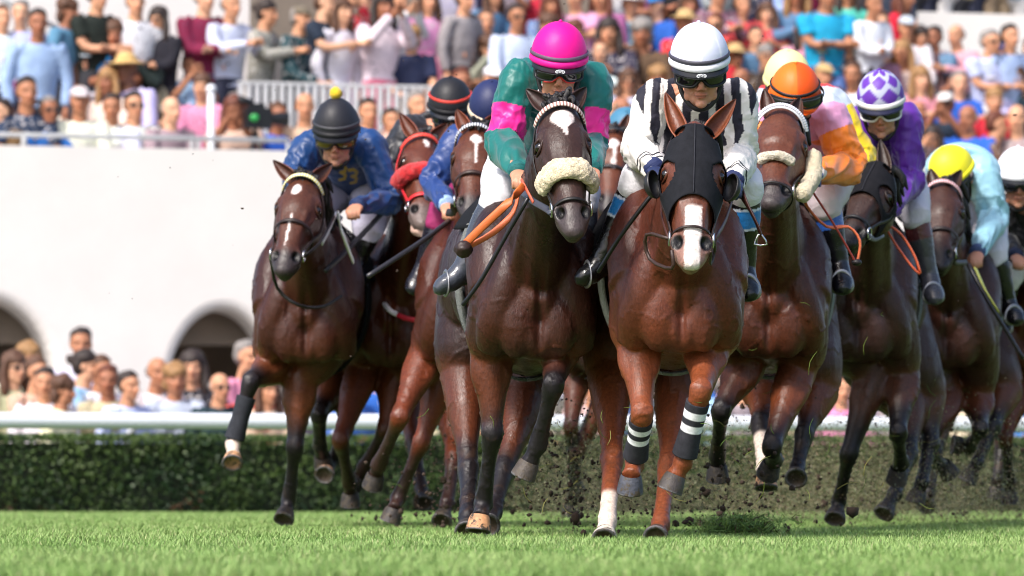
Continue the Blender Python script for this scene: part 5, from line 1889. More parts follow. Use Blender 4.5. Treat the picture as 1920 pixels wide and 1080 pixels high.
def build_place():
    # turf
    V = np.array([[-45, -6, 0], [45, -6, 0], [45, 33, 0], [45, 47, 0], [-45, 31, 0], ], float)
    # track ground up to the hedge and the sunken walk behind it
    hx0, hx1 = at(0, HOR, 36.2), at(1920, HOR, 39.2)
    d = nrm(hx1 - hx0)
    a, b = hx0 - d * 40, hx0 + d * 55
    me = mesh_from('ground', [(-60, -8, 0), (70, -8, 0), (b[0], b[1] + .9, 0), (a[0], a[1] + .9, 0)], [(0, 1, 2, 3)])
    o = obj('ground', me, M['soil']); tag(o, kind='structure')
    e = np.array([0, .9, 0])
    me = mesh_from('spectator_walk', [a + e + [0, 0, 0], b + e, b + e - [0, 0, .6], a + e - [0, 0, .6], a + [0, 300, -.6], b + [0, 300, -.6]], [(0, 3, 2, 1), (3, 4, 5, 2)])
    o = obj('pavement', me, M['concrete']); tag(o, kind='structure')

    # grass blades
    N = 330000
    u = rng.random(N)
    Y = 12.6 + (36.4 - 12.6) * u ** 1.25
    X = (rng.random(N) * 2 - 1) * (Y * .100 + 1.0)
    lim = 36.0 + (X + 3.6) * (3.0 / 7.6)
    Y = np.minimum(Y, lim)
    Y[(X < 9)] = np.where(Y[X < 9] > 12, Y[X < 9], 13)
    P = np.column_stack([X, Y, np.zeros(N)])
    clump = wnoise(P, 5.5, 2, 3) * .5 + wnoise(P, 1.6, 5, 2) * .5
    h = (.026 + .018 * rng.random(N) + .015 * clump).clip(.012, .075) * np.interp(Y, [14, 22, 36], [1, .9, .45])
    ang = rng.random(N) * 6.283
    w = (.0013 + .0013 * rng.random(N)) * np.interp(Y, [13, 20, 36], [1, 1.25, 2.2])
    sdv = np.column_stack([np.cos(ang), np.sin(ang), np.zeros(N)])
    la = ang + 1.57 + rng.normal(size=N) * .5
    lean = np.column_stack([np.cos(la), np.sin(la), np.zeros(N)]) * (h * (.15 + .75 * rng.random(N)))[:, None]
    up = np.zeros((N, 3)); up[:, 2] = h
    v0, v1 = P - sdv * w[:, None], P + sdv * w[:, None]
    m = P + up * .55 + lean * .35
    v2, v3 = m - sdv * w[:, None] * .8, m + sdv * w[:, None] * .8
    v4 = P + up + lean
    VV = np.stack([v0, v1, v3, v2, v4], 1).reshape(-1, 3)
    me = bpy.data.meshes.new('grass')
    me.vertices.add(5 * N); me.loops.add(7 * N); me.polygons.add(2 * N)
    me.vertices.foreach_set('co', VV.ravel())
    b5 = np.arange(N)[:, None] * 5
    li = (b5 + np.array([0, 1, 2, 3, 3, 2, 4])).ravel().astype(np.int32)
    me.loops.foreach_set('vertex_index', li)
    ls = (np.arange(N)[:, None] * 7 + np.array([0, 4])).ravel().astype(np.int32)
    me.polygons.foreach_set('loop_start', ls)
    me.update(calc_edges=True)
    c1, c2, c3 = np.array([.13, .26, .05]), np.array([.31, .43, .145]), np.array([.40, .42, .20])
    t = (.5 + .5 * clump + .30 * rng.normal(size=N)).clip(0, 1)
    cc = mix(np.tile(c1, (N, 1)), np.tile(c2, (N, 1)), t)
    dry = rng.random(N) < .06
    cc[dry] = c3
    paint(me, np.repeat(cc, 5, 0))
    o = obj('grass', me, M['grass']); tag(o, 'short bright green racecourse turf', 'grass', kind='stuff')

    # hedge
    hd = nrm(hx1 - hx0); hn = np.array([-hd[1], hd[0], 0])
    L = 16.0
    s0 = hx0 - hd * 3.5; s0[2] = 0
    core = G()
    box(core, (0, .08, -.02), (L, .62, .50), np.column_stack([hd, hn, (0, 0, 1)]), s0)
    ho = empty('hedge', s0, 'long clipped dark green hedge under the white running rail', 'hedge')
    obj('twig_core', core, M['hedge_core'], ho, ho)
    N = 90000
    xs = rng.random(N) * L
    face = rng.random(N)
    front = face < .72
    zz = np.where(front, rng.random(N) ** .9 * .57, .52 + rng.random(N) * .05)
    yy = np.where(front, rng.random(N) * .12, .02 + rng.random(N) * .6)
    lump = wnoise(np.column_stack([xs, zz * 1.5, yy]), 6, 3, 3)
    yy = yy - .03 * lump * front + .02
    zz = zz + .018 * lump * (~front)
    C = s0 + np.outer(xs, hd) + np.outer(yy, hn); C[:, 2] = zz
    A = rng.normal(size=(N, 3)); A /= np.linalg.norm(A, axis=1)[:, None]
    B = np.cross(A, rng.normal(size=(N, 3))); B /= np.linalg.norm(B, axis=1)[:, None]
    sz = .010 + .010 * rng.random(N)
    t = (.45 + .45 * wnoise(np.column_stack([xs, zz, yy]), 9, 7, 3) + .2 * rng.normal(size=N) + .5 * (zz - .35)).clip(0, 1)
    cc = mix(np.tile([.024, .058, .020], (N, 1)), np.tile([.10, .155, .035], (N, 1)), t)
    br = (wnoise(np.column_stack([xs, zz, yy]), 14, 9, 2) > .62) & (rng.random(N) < .5)
    cc[br] = [.14, .07, .035]
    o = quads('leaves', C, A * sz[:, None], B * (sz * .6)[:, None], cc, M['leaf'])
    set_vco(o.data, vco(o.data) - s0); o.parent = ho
    # running rail
    g = G()
    r0 = at(-700, 788, 34.9) ; r1 = at(3000, 801, 40.9)
    r0[2] = r1[2] = .655
    root = empty('running_rail', (r0[0], r0[1], 0), 'white plastic running rail above the hedge', 'rail')
    loft(g, [r0, (r0 + r1) / 2, r1], .058, seg=20, sub=8)
    obj('tube', g, M['rail_white'], root, root)
    rd = nrm(r1 - r0); rn = np.array([-rd[1], rd[0], 0])
    for k in range(10):
        p = r0 + rd * (.8 + k * 1.6)
        g = G()
        loft(g, [p + rn * .03, p + rn * .3 + np.array([0, 0, -.03]), p + rn * 1.3 + np.array([0, 0, -.08]), p + rn * 1.42 + np.array([0, 0, -.65])], .022, seg=12)
        obj('bracket', g, M['rail_white'], root, root)

    # grandstand wall with arches
    root = empty('grandstand', S(0, 0, -.6), 'white plastered grandstand with arched doorways and stepped terraces', 'grandstand')
    arches = []
    for pxc, hw, top in ((-26, .62, 1.78), (420, .49, 1.71), (830, .44, 1.70), (1240, .44, 1.70), (1650, .44, 1.70)):
        x, _ = on_row(pxc, 0)
        arches.append((x, hw, top))
    xa, xb = -3.0, 13.0
    zb, zt = -.62, 3.11
    V, f = [], []

    def quad(a, b, c, d):
        n = len(V)
        V.extend([a, b, c, d]); f.append((n, n + 1, n + 2, n + 3))
    x = xa
    for (xc, hw, top) in arches:
        def curve(gx, y):        # arch outline widened by gx at depth y
            pts = [(xc - hw - gx, zb)]
            zs = top - .78
            for k in range(25):
                a_ = math.pi * (1 - k / 24)
                pts.append((xc + (hw + gx) * math.cos(a_), zs + (.78 + gx) * math.sin(a_)))
            pts.append((xc + hw + gx, zb))
            return pts
        prof = [(.10, 0), (.06, .010), (.03, .03), (.01, .06), (0, .10), (0, .42)]
        C0 = curve(prof[0][0], 0)
        quad(S(x, 0, zb), S(C0[0][0], 0, zb), S(C0[0][0], 0, zt), S(x, 0, zt))
        for i in range(len(C0) - 1):
            if abs(C0[i][0] - C0[i + 1][0]) < 1e-6: continue
            quad(S(C0[i][0], 0, C0[i][1]), S(C0[i + 1][0], 0, C0[i + 1][1]), S(C0[i + 1][0], 0, zt), S(C0[i][0], 0, zt))
        for (g0, y0), (g1, y1) in zip(prof, prof[1:]):
            A_, B_ = curve(g0, y0), curve(g1, y1)
            for i in range(len(A_) - 1):
                quad(S(A_[i][0], y0, A_[i][1]), S(B_[i][0], y1, B_[i][1]), S(B_[i + 1][0], y1, B_[i + 1][1]), S(A_[i + 1][0], y0, A_[i + 1][1]))
        x = C0[-1][0]
    quad(S(x, 0, zb), S(xb, 0, zb), S(xb, 0, zt), S(x, 0, zt))
    quad(S(xa, 0, zt), S(xb, 0, zt), S(xb, .3, zt), S(xa, .3, zt))
    quad(S(xa, .3, zt), S(xb, .3, zt), S(xb, .3, 2.25), S(xa, .3, 2.25))
    me = mesh_from('wall', V, f, smooth=False)
    import bmesh
    bm = bmesh.new(); bm.from_mesh(me); bmesh.ops.remove_doubles(bm, verts=bm.verts, dist=.0005); bmesh.ops.recalc_face_normals(bm, faces=bm.faces); bm.to_mesh(me); bm.free()
    obj('wall', me, M['plaster'], root, root)
    g = G()
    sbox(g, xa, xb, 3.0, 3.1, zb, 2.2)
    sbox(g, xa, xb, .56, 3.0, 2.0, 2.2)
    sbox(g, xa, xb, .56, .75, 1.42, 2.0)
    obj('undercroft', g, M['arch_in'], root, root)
    g = G()
    for r in range(8):
        sbox(g, xa, xb, .31 + .8 * r, .31 + .8 * (r + 1), 2.22, 2.3 + .3 * r)
    obj('terrace', g, M['concrete'], root, root)
    g = G()
    xl, _ = on_row(468, 3.4)
    g = G()
    sbox(g, xa, xl, 3.4, 3.7, 2.6, 9.0)
    obj('upper_wall', g, M['plaster'], root, root)
    g = G()
    x0, _ = on_row(1688, 6.0)
    zt2 = CAM_H + (HOR - 24) * on_row(1800, 6.0)[1] / F
    sbox(g, x0, xb + 1, 6.0, 6.3, 3.0, zt2)
    obj('upper_wall', g, M['plaster'], root, root)
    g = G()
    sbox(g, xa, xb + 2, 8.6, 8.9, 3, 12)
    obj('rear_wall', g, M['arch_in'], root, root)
    # terrace rail on the parapet
    tr = empty('terrace_rail', S(0, .12, zt), 'grey metal handrail along the top of the white parapet', 'railing')
    zr = CAM_H + (HOR - 252) * 44.1 / F
    xr, _ = on_row(540, .12)
    g = G(); loft(g, [S(-1, .12, zr), S(xr, .12, zr)], .022, seg=10, sub=1); obj('handrail', g, M['rail_grey'], tr, tr)
    for px in (-60, 45, 360, 372, 540):
        xq, _ = on_row(px, .12)
        g = G(); loft(g, [S(xq, .12, zt), S(xq, .12, zr - .02)], .018 if px != 45 else .025, seg=8, sub=1); obj('post', g, M['rail_grey'], tr, tr)
    xq, _ = on_row(396, .22)
    g = G(); loft(g, [S(xq, .22, 2.3), S(xq, .22, zt + .5)], .032, seg=12, sub=1); ell(g, S(xq, .22, zt + .54), .045)
    o = obj('post', g, M['rail_white']); recenter(o, S(xq, .22, 2.3)); tag(o, 'white round post with a ball top standing behind the parapet', 'post')
    # picket barrier
    xs0, Y0 = on_row(447, 1.95); xs1, _ = on_row(845, 1.95)
    ztop = CAM_H + (HOR - 152) * Y0 / F
    pb = empty('picket_barrier', S(xs0, 1.95, 2.9), 'pale barrier of close upright slats in front of standing spectators', 'barrier')
    g = G(); sbox(g, xs0, xs1, 1.93, 1.97, ztop - .025, ztop); sbox(g, xs0, xs1, 1.93, 1.97, 2.62, 2.66); obj('frame', g, M['barrier'], pb, pb)
    n = int((xs1 - xs0) / .078)
    for k in range(n):
        g = G(); xk = xs0 + .078 * k
        sbox(g, xk, xk + .040, 1.935, 1.965, 2.66, ztop - .025)
        obj('slat', g, M['barrier'], pb, pb)
    # slanting stair handrail at top left
    g = G()
    a_, _ = on_row(36, 3.0); b_, _ = on_row(112, 3.0)
    za, zb_ = CAM_H + (HOR + 6) * 45.9 / F, CAM_H + (HOR - 32) * 46 / F
    loft(g, [S(a_ - .4, 3.0, za + .22), S(a_, 3.0, za), S(b_, 3.0, zb_)], .025, seg=8, sub=1)
    for q in (a_, (a_ + b_) / 2, b_):
        zq = za + (zb_ - za) * (q - a_) / (b_ - a_)
        loft(g, [S(q, 3.0, 3.0), S(q, 3.0, zq)], .016, seg=8, sub=1)
    o = obj('handrail', g, M['rail_grey']); recenter(o, S(a_, 3.0, 3.0)); tag(o, 'slanting grey stair handrail against the white wall at top left', 'handrail')


def build_camera():
    x, Yd = on_row(478, .35)
    z = CAM_H + (HOR - 222) * Yd / F
    c = S(x, .35, z)
    root = empty('video_camera', S(x, .35, 2.3), 'black broadcast video camera on a tripod beside the white post', 'video camera')
    def part(name, fn, col, mat='plastic'):
        g = G(); fn(g)
        me = mesh_from(name, g.verts(), g.f, smooth=not g.flat); paint(me, lin(col))
        return obj(name, me, M[mat], root, root)
    part('camera_body', lambda g: (box(g, (-.10, -.07, -.09), (.14, .07, .09), SR, c), box(g, (-.06, -.05, .09), (.08, .05, .13), SR, c)), (24, 24, 28))
    part('lens', lambda g: loft(g, [c + SU * .14, c + SU * .2, c + SU * .30], [.045, .055, .065], ref=(0, 0, 1), seg=16, cap=.05), (16, 16, 20))
    part('viewfinder', lambda g: loft(g, [c + np.array([0, -.02, .13]) - SU * .02, c + np.array([0, -.02, .17]) - SU * .14], [.03, .035], seg=12), (30, 30, 34))
    part('tally_cover', lambda g: ell(g, c + np.array([.0, -.09, .0]), (.04, .02, .035)), (40, 150, 70))
    for a in (0, 2.1, 4.2):
        part('leg', lambda g: loft(g, [c - np.array([0, 0, .1]), S(x, .35, 2.3) + np.array([.3 * math.cos(a), .25 * math.sin(a), 0])], [.02, .014], seg=8, sub=1), (30, 30, 34))


def build_dirt():
    # clods thrown up by the hooves
    def blobs(name, C, sz, label, cat, mat, cols=None):
        ico = np.array([[0, 0, 1], [.89, 0, .45], [.28, .85, .45], [-.72, .53, .45], [-.72, -.53, .45], [.28, -.85, .45], [.72, .53, -.45], [-.28, .85, -.45], [-.89, 0, -.45], [-.28, -.85, -.45], [.72, -.53, -.45], [0, 0, -1]])
        F_ = [(0, 1, 2), (0, 2, 3), (0, 3, 4), (0, 4, 5), (0, 5, 1), (1, 6, 2), (2, 7, 3), (3, 8, 4), (4, 9, 5), (5, 10, 1), (6, 7, 2), (7, 8, 3), (8, 9, 4), (9, 10, 5), (10, 6, 1), (11, 7, 6), (11, 8, 7), (11, 9, 8), (11, 10, 9), (11, 6, 10)]
        n = len(C)
        V = ico[None] * (sz[:, None, None] * (.55 + .9 * rng.random((n, 12, 1)))) * (.6 + .8 * rng.random((n, 1, 3))) + C[:, None]
        Fa = (np.arange(n)[:, None, None] * 12 + np.array(F_)[None]).reshape(-1)
        me = bpy.data.meshes.new(name)
        me.vertices.add(12 * n); me.loops.add(60 * n); me.polygons.add(20 * n)
        me.vertices.foreach_set('co', V.reshape(-1))
        me.loops.foreach_set('vertex_index', Fa.astype(np.int32))
        me.polygons.foreach_set('loop_start', np.arange(0, 60 * n, 3, dtype=np.int32))
        me.update(calc_edges=True)
        o = obj(name, me, mat)
        tag(o, label, cat, kind='stuff')
        return o
    Cs, Ss = [], []
    # (px, py, Y, spread px x, spread px y, n, size)
    for px, py, Y, sx_, sy_, n, s in ((1380, 925, 21.8, 90, 40, 160, .007), (1300, 960, 21.6, 120, 18, 120, .008), (1420, 860, 23.5, 60, 80, 200, .006), (1300, 800, 22.5, 40, 90, 160, .007),
                                      (1070, 820, 22.0, 60, 100, 260, .006), (1130, 930, 21.5, 90, 40, 220, .006), (1060, 930, 22, 70, 50, 160, .008), (840, 900, 24, 60, 60, 350, .007),
                                      (1550, 900, 25, 160, 60, 260, .006), (1800, 880, 27.5, 150, 70, 450, .007), (1880, 830, 28, 60, 110, 300, .008), (1650, 940, 26, 200, 30, 300, .006),
                                      (760, 960, 25, 60, 18, 120, .008), (1450, 700, 24, 200, 150, 250, .004), (1000, 500, 23, 500, 300, 160, .0035), (1100, 200, 22, 500, 160, 60, .0045)):
        for _ in range(n):
            yy = Y + random.gauss(0, .5)
            p = at(px + random.gauss(0, sx_), py + random.gauss(0, sy_), yy)
            if p[2] < .01: p[2] = .01 + random.random() * .03
            Cs.append(p); Ss.append(s * .75 * math.exp(random.gauss(-.35, .6)))
    blobs('soil_clods', np.array(Cs), np.array(Ss), 'dark soil clods thrown into the air behind the hooves', 'soil', M['dirt'])
    Cs, Ss = [], []
    for _ in range(90000):
        px = random.choice([random.uniform(1000, 1920), random.gauss(1750, 130), random.gauss(1500, 160), random.gauss(1100, 90)])
        py = 985 - abs(random.gauss(0, 85)) - random.uniform(0, 40)
        yy = random.uniform(24, 34.5)
        p = at(px, py, yy)
        if p[2] < .01: p[2] = .02 + random.random() * .3
        Cs.append(p); Ss.append(random.uniform(.0035, .008))
    Cs, Ss = np.array(Cs), np.array(Ss) * .7
    n = len(Cs)
    A = rng.normal(size=(n, 3)); A /= np.linalg.norm(A, axis=1)[:, None]
    B = np.cross(A, rng.normal(size=(n, 3))); B /= np.linalg.norm(B, axis=1)[:, None]
    o = quads('dust', Cs, A * Ss[:, None], B * Ss[:, None], mix(np.tile([.16, .115, .07], (n, 1)), np.tile([.17, .20, .09], (n, 1)), rng.random(n)), M['leaf'])
    tag(o, 'fine brown dust hanging behind the pack above the far turf', 'dust', kind='stuff')
    # torn grass strands in the air
    g = G()
    cols = []
    for _ in range(75):
        px, py = random.gauss(1320, 260), random.gauss(850, 110)
        if py > 985: continue
        p = at(px, py, 20.2 + random.uniform(-.8, 5) if random.random() < .6 else 19.3)
        d = np.array([random.gauss(0, 1), random.gauss(0, .5), random.gauss(0, 1)]); d = nrm(d)
        e = nrm(np.cross(d, (0, 1, .2)))
        ln = random.uniform(.02, .05)
        n0 = g.n
        loft(g, [p - d * ln, p + e * ln * .25, p + d * ln], [.0010, .0013, .0006], seg=4, sub=2)
        cols += [lin(random.choice([(110, 125, 50), (140, 135, 70), (80, 105, 40)]))] * (g.n - n0)
    me = mesh_from('grass_strands', g.verts(), g.f); paint(me, np.array(cols))
    o = obj('grass_strands', me, M['grass']); tag(o, 'torn grass strands flying around the hooves', 'grass', kind='stuff')
    # divot of turf kicked up right of the leading horse
    N = 1700
    c = at(1385, 985, 21.2); c[2] = .05
    P = c + rng.normal(size=(N, 3)) * np.array([.085, .06, .026]); P[:, 2] = np.clip(P[:, 2], .01, .1)
    A = rng.normal(size=(N, 3)) * np.array([1, 1, .8]) + np.array([0, 0, .5]); A = A / np.linalg.norm(A, axis=1)[:, None] * (.02 + .02 * rng.random(N))[:, None]
    B = np.cross(A, rng.normal(size=(N, 3))); B = B / np.linalg.norm(B, axis=1)[:, None] * .0022
    cc = mix(np.tile([.09, .18, .04], (N, 1)), np.tile([.22, .34, .08], (N, 1)), rng.random(N))
    cc[rng.random(N) < .12] = [.07, .045, .03]
    o = quads('turf_divot', P, A, B, cc, M['grass'])
    recenter(o, c * np.array([1, 1, 0]))
    tag(o, 'loose divot of turf lying just right of the leading chestnut', 'divot')


M['dust'] = make_mat('fine_dust', (0.15, 0.13, 0.075), rough=0.95)


# ------------------------------------------------------------------ spectators
M['c_print'] = make_mat('printed_cloth', src='object', rough=0.85, bump=0.5, bscale=7, bdist=0.02, dirt=((.60, .56, .55), 26, .56))
M['c_stripe'] = make_mat('dotted_cloth', src='object', rough=0.85, bump=0.5, bscale=7, bdist=0.02, dirt=((.05, .05, .09), 34, .58))
ARMS = {   # hand positions relative to the shoulder line centre (x for the right side), None = hanging
    'down': (.24, -.02, -.52), 'fold': (-.06, -.24, -.26), 'clap': (.03, -.34, -.16), 'phone': (.05, -.28, .10), 'lap': (.10, -.30, -.42), 'hips': (.20, -.10, -.44)}


def spec_parts(post, arms, sleeve):
    """meshes of one kind of spectator, standing at the origin and facing -y"""
    if post == 'stand':
        hip = np.array([0, .02, .93]); lean = np.array([0, -.03, 0])
        legs = [[(s * .09, .02, .90), (s * .10, -.01, .50), (s * .11, .03, .09)] for s in (-1, 1)]
    else:
        hip = np.array([0, .12, .50]); lean = np.array([0, -.10, 0])
        legs = [[(s * .09, .10, .50), (s * .13, -.32, .53), (s * .13, -.30, .09)] for s in (-1, 1)]
    sh = hip + lean + np.array([0, 0, .50])
    hd = sh + np.array([0, -.04, .196])
    body, top, bot = G(), G(), G()
    fr = frame(0, 4)
    head_shapes(body, hd, fr, 1.0)
    loft(body, [sh + [0, 0, -.1], sh, hd - [0, -.01, .06]], [.09, .072, .054], seg=12)
    loft(body, [hip, sh - [0, 0, .1]], [.10, .10], [.07, .08], seg=12)
    loft(top, [hip - [0, 0, .03], hip + [0, 0, .1], hip * .4 + sh * .6, sh - [0, 0, .04], sh + [0, 0, .03]], [.165, .155, .18, .178, .075], [.115, .11, .12, .095, .06], seg=20)
    hx, hy, hz = ARMS[arms]
    for s in (-1, 1):
        a = sh + [s * .18, 0, -.03]
        w = sh + [s * hx, hy, hz]
        m = (a + w) / 2
        e = m + np.array([s * .09, .05, -.10]) if arms != 'down' else m + np.array([s * .05, .03, 0])
        if arms == 'phone': e = m + np.array([s * .10, .0, -.16])
        loft(body, [a, e, w], [.048, .040, .028], seg=10)
        d = nrm(w - e)
        ell(body, w + d * .05, (.032, .032, .045) if abs(d[2]) > .7 else (.03, .05, .03))
        for k in range(4):
            x = np.cross(d, (0, 1, .3)); x = nrm(x)
            b = w + d * .07 + x * (k - 1.5) * .019
            loft(body, [b, b + d * .04, b + d * .065 + np.array([0, -.01, -.01])], [.010, .010, .008], seg=6, sub=2)
        t = 1.0 if sleeve == 'long' else .42
        if t == 1.0:
            loft(top, [a * .8 + sh * .2, a, e, e * .1 + w * .9], [.07, .07, .056, .042], seg=14)
        else:
            loft(top, [a * .8 + sh * .2, a, a * .35 + e * .65], [.07, .07, .064], seg=14, cap=.1)
    loft(bot, [hip + [0, 0, .06], hip, hip - [0, 0, .06]], [.158, .17, .15], [.11, .115, .11], seg=18)
    for q in legs:
        q = [np.array(x_) for x_ in q]
        loft(bot, q, [.095, .07, .055], seg=14)
        ell(bot, q[2] + [0, -.07, -.045], (.045, .12, .04))
    vx = .014
    r = {}
    me = bake('body', body, .011, 2)
    V, N = vco(me), vno(me)
    col = np.tile([1.0, 1, 1], (len(V), 1))
    col, D = head_paint(V, N, hd, fr, col, np.array([1.0, 1, 1]))
    set_vco(me, V + D); paint(me, col)
    r['body'] = me
    me = bake('shirt', top, vx, 2); V = vco(me)
    set_vco(me, V + vno(me) * (.008 * (1 - 2 * np.abs(wnoise(V * [1, 1, .7], 14, 4, 2))))[:, None]); r['shirt'] = me
    r['trousers'] = bake('trousers', bot, .018, 2)
    r['head'] = hd
    return r


def hair_parts():
    H = {}
    fr = frame(0, 4)
    s, f, u = fr
    R = np.column_stack(fr)
    o = np.zeros(3)

    def fin(g, name, amp=.006, vx=.012):
        me = bake(name, g, vx, 2)
        V = vco(me)
        set_vco(me, V + vno(me) * (wnoise(V * [1, 1, .4], 60, 3, 2) * amp)[:, None])
        return me
    g = G(); ell(g, f * -.030 + u * .062, (.084, .092, .074), R); ell(g, f * .03 + u * .098, (.058, .045, .026), R); ell(g, f * -.045 + u * .01, (.085, .068, .08), R)
    H['short'] = fin(g, 'hair', .010)
    g = G(); ell(g, f * -.016 + u * .060, (.094, .106, .082), R)
    for q in (-1, 1):
        loft(g, [s * q * .075 + u * .06, s * q * .092 - u * .04, s * q * .10 - u * .15 + f * .02, s * q * .09 - u * .24 + f * .03], [.030, .034, .036, .02], seg=10)
    ell(g, -f * .06 - u * .08, (.09, .045, .13), R)
    H['long'] = fin(g, 'hair', .009)
    g = G(); ell(g, f * -.016 + u * .060, (.090, .102, .080), R); ell(g, f * -.04 + u * .01, (.088, .075, .09), R); ell(g, -f * .13 + u * .05, .036)
    H['bun'] = fin(g, 'hair')
    g = G(); ell(g, f * -.02 + u * .062, (.108, .112, .088), R)
    ell(g, -u * .04 - f * .05, (.10, .06, .08), R)
    H['curly'] = fin(g, 'hair', .014)
    g = G(); ell(g, f * -.045 + u * .01, (.086, .070, .065), R)
    H['bald'] = fin(g, 'hair', .003)
    g = G(); ell(g, f * -.012 + u * .062, (.088, .100, .062), R)
    loft(g, [f * .075 + u * .055, f * .15 + u * .040], [.07, .055], [.008, .006], ref=s, seg=14)
    H['cap'] = bake('cap', g, .010, 1)
    g = G(); ell(g, f * -.01 + u * .075, (.088, .098, .07), R); ell(g, f * 0 + u * .052, (.185, .19, .012), R, 24, 8)
    H['sunhat'] = bake('sun_hat', g, .009, 1)
    g = G()
    for q in (-1, 1):
        ell(g, s * q * .032 + f * .088 + u * .004, (.026, .010, .019), R)
        loft(g, [s * q * .055 + f * .085 + u * .008, s * q * .080 + f * .02 + u * .008], .005, seg=6, sub=1)
    loft(g, [s * -.02 + f * .097 + u * .01, s * .02 + f * .097 + u * .01], .005, seg=6, sub=1)
    H['glasses'] = mesh_from('sunglasses', g.verts(), g.f)
    return H


CN = {'white': (222, 222, 230), 'pale blue': (150, 180, 214), 'lavender': (190, 196, 226), 'navy': (30, 38, 66), 'black': (24, 24, 30), 'blue': (36, 100, 180), 'turquoise': (20, 150, 200),
      'red': (196, 24, 44), 'burgundy': (120, 22, 60), 'pink': (220, 150, 176), 'grey': (150, 144, 144), 'green': (22, 70, 62), 'beige': (200, 180, 156), 'olive': (88, 78, 52), 'coral': (228, 84, 78),
      'striped': (196, 202, 220), 'denim': (90, 120, 160), 'brown': (92, 62, 44), 'mint': (84, 180, 160), 'khaki': (160, 146, 110), 'cream': (226, 216, 196), 'mauve': (150, 100, 130)}
HN = {'dark': (44, 32, 28), 'brown': (86, 56, 38), 'fair': (150, 112, 70), 'grey': (130, 124, 120), 'white': (190, 186, 182), 'auburn': (96, 48, 30)}
BN = [(36, 40, 60), (50, 50, 56), (210, 208, 206), (150, 130, 105), (70, 84, 120)]

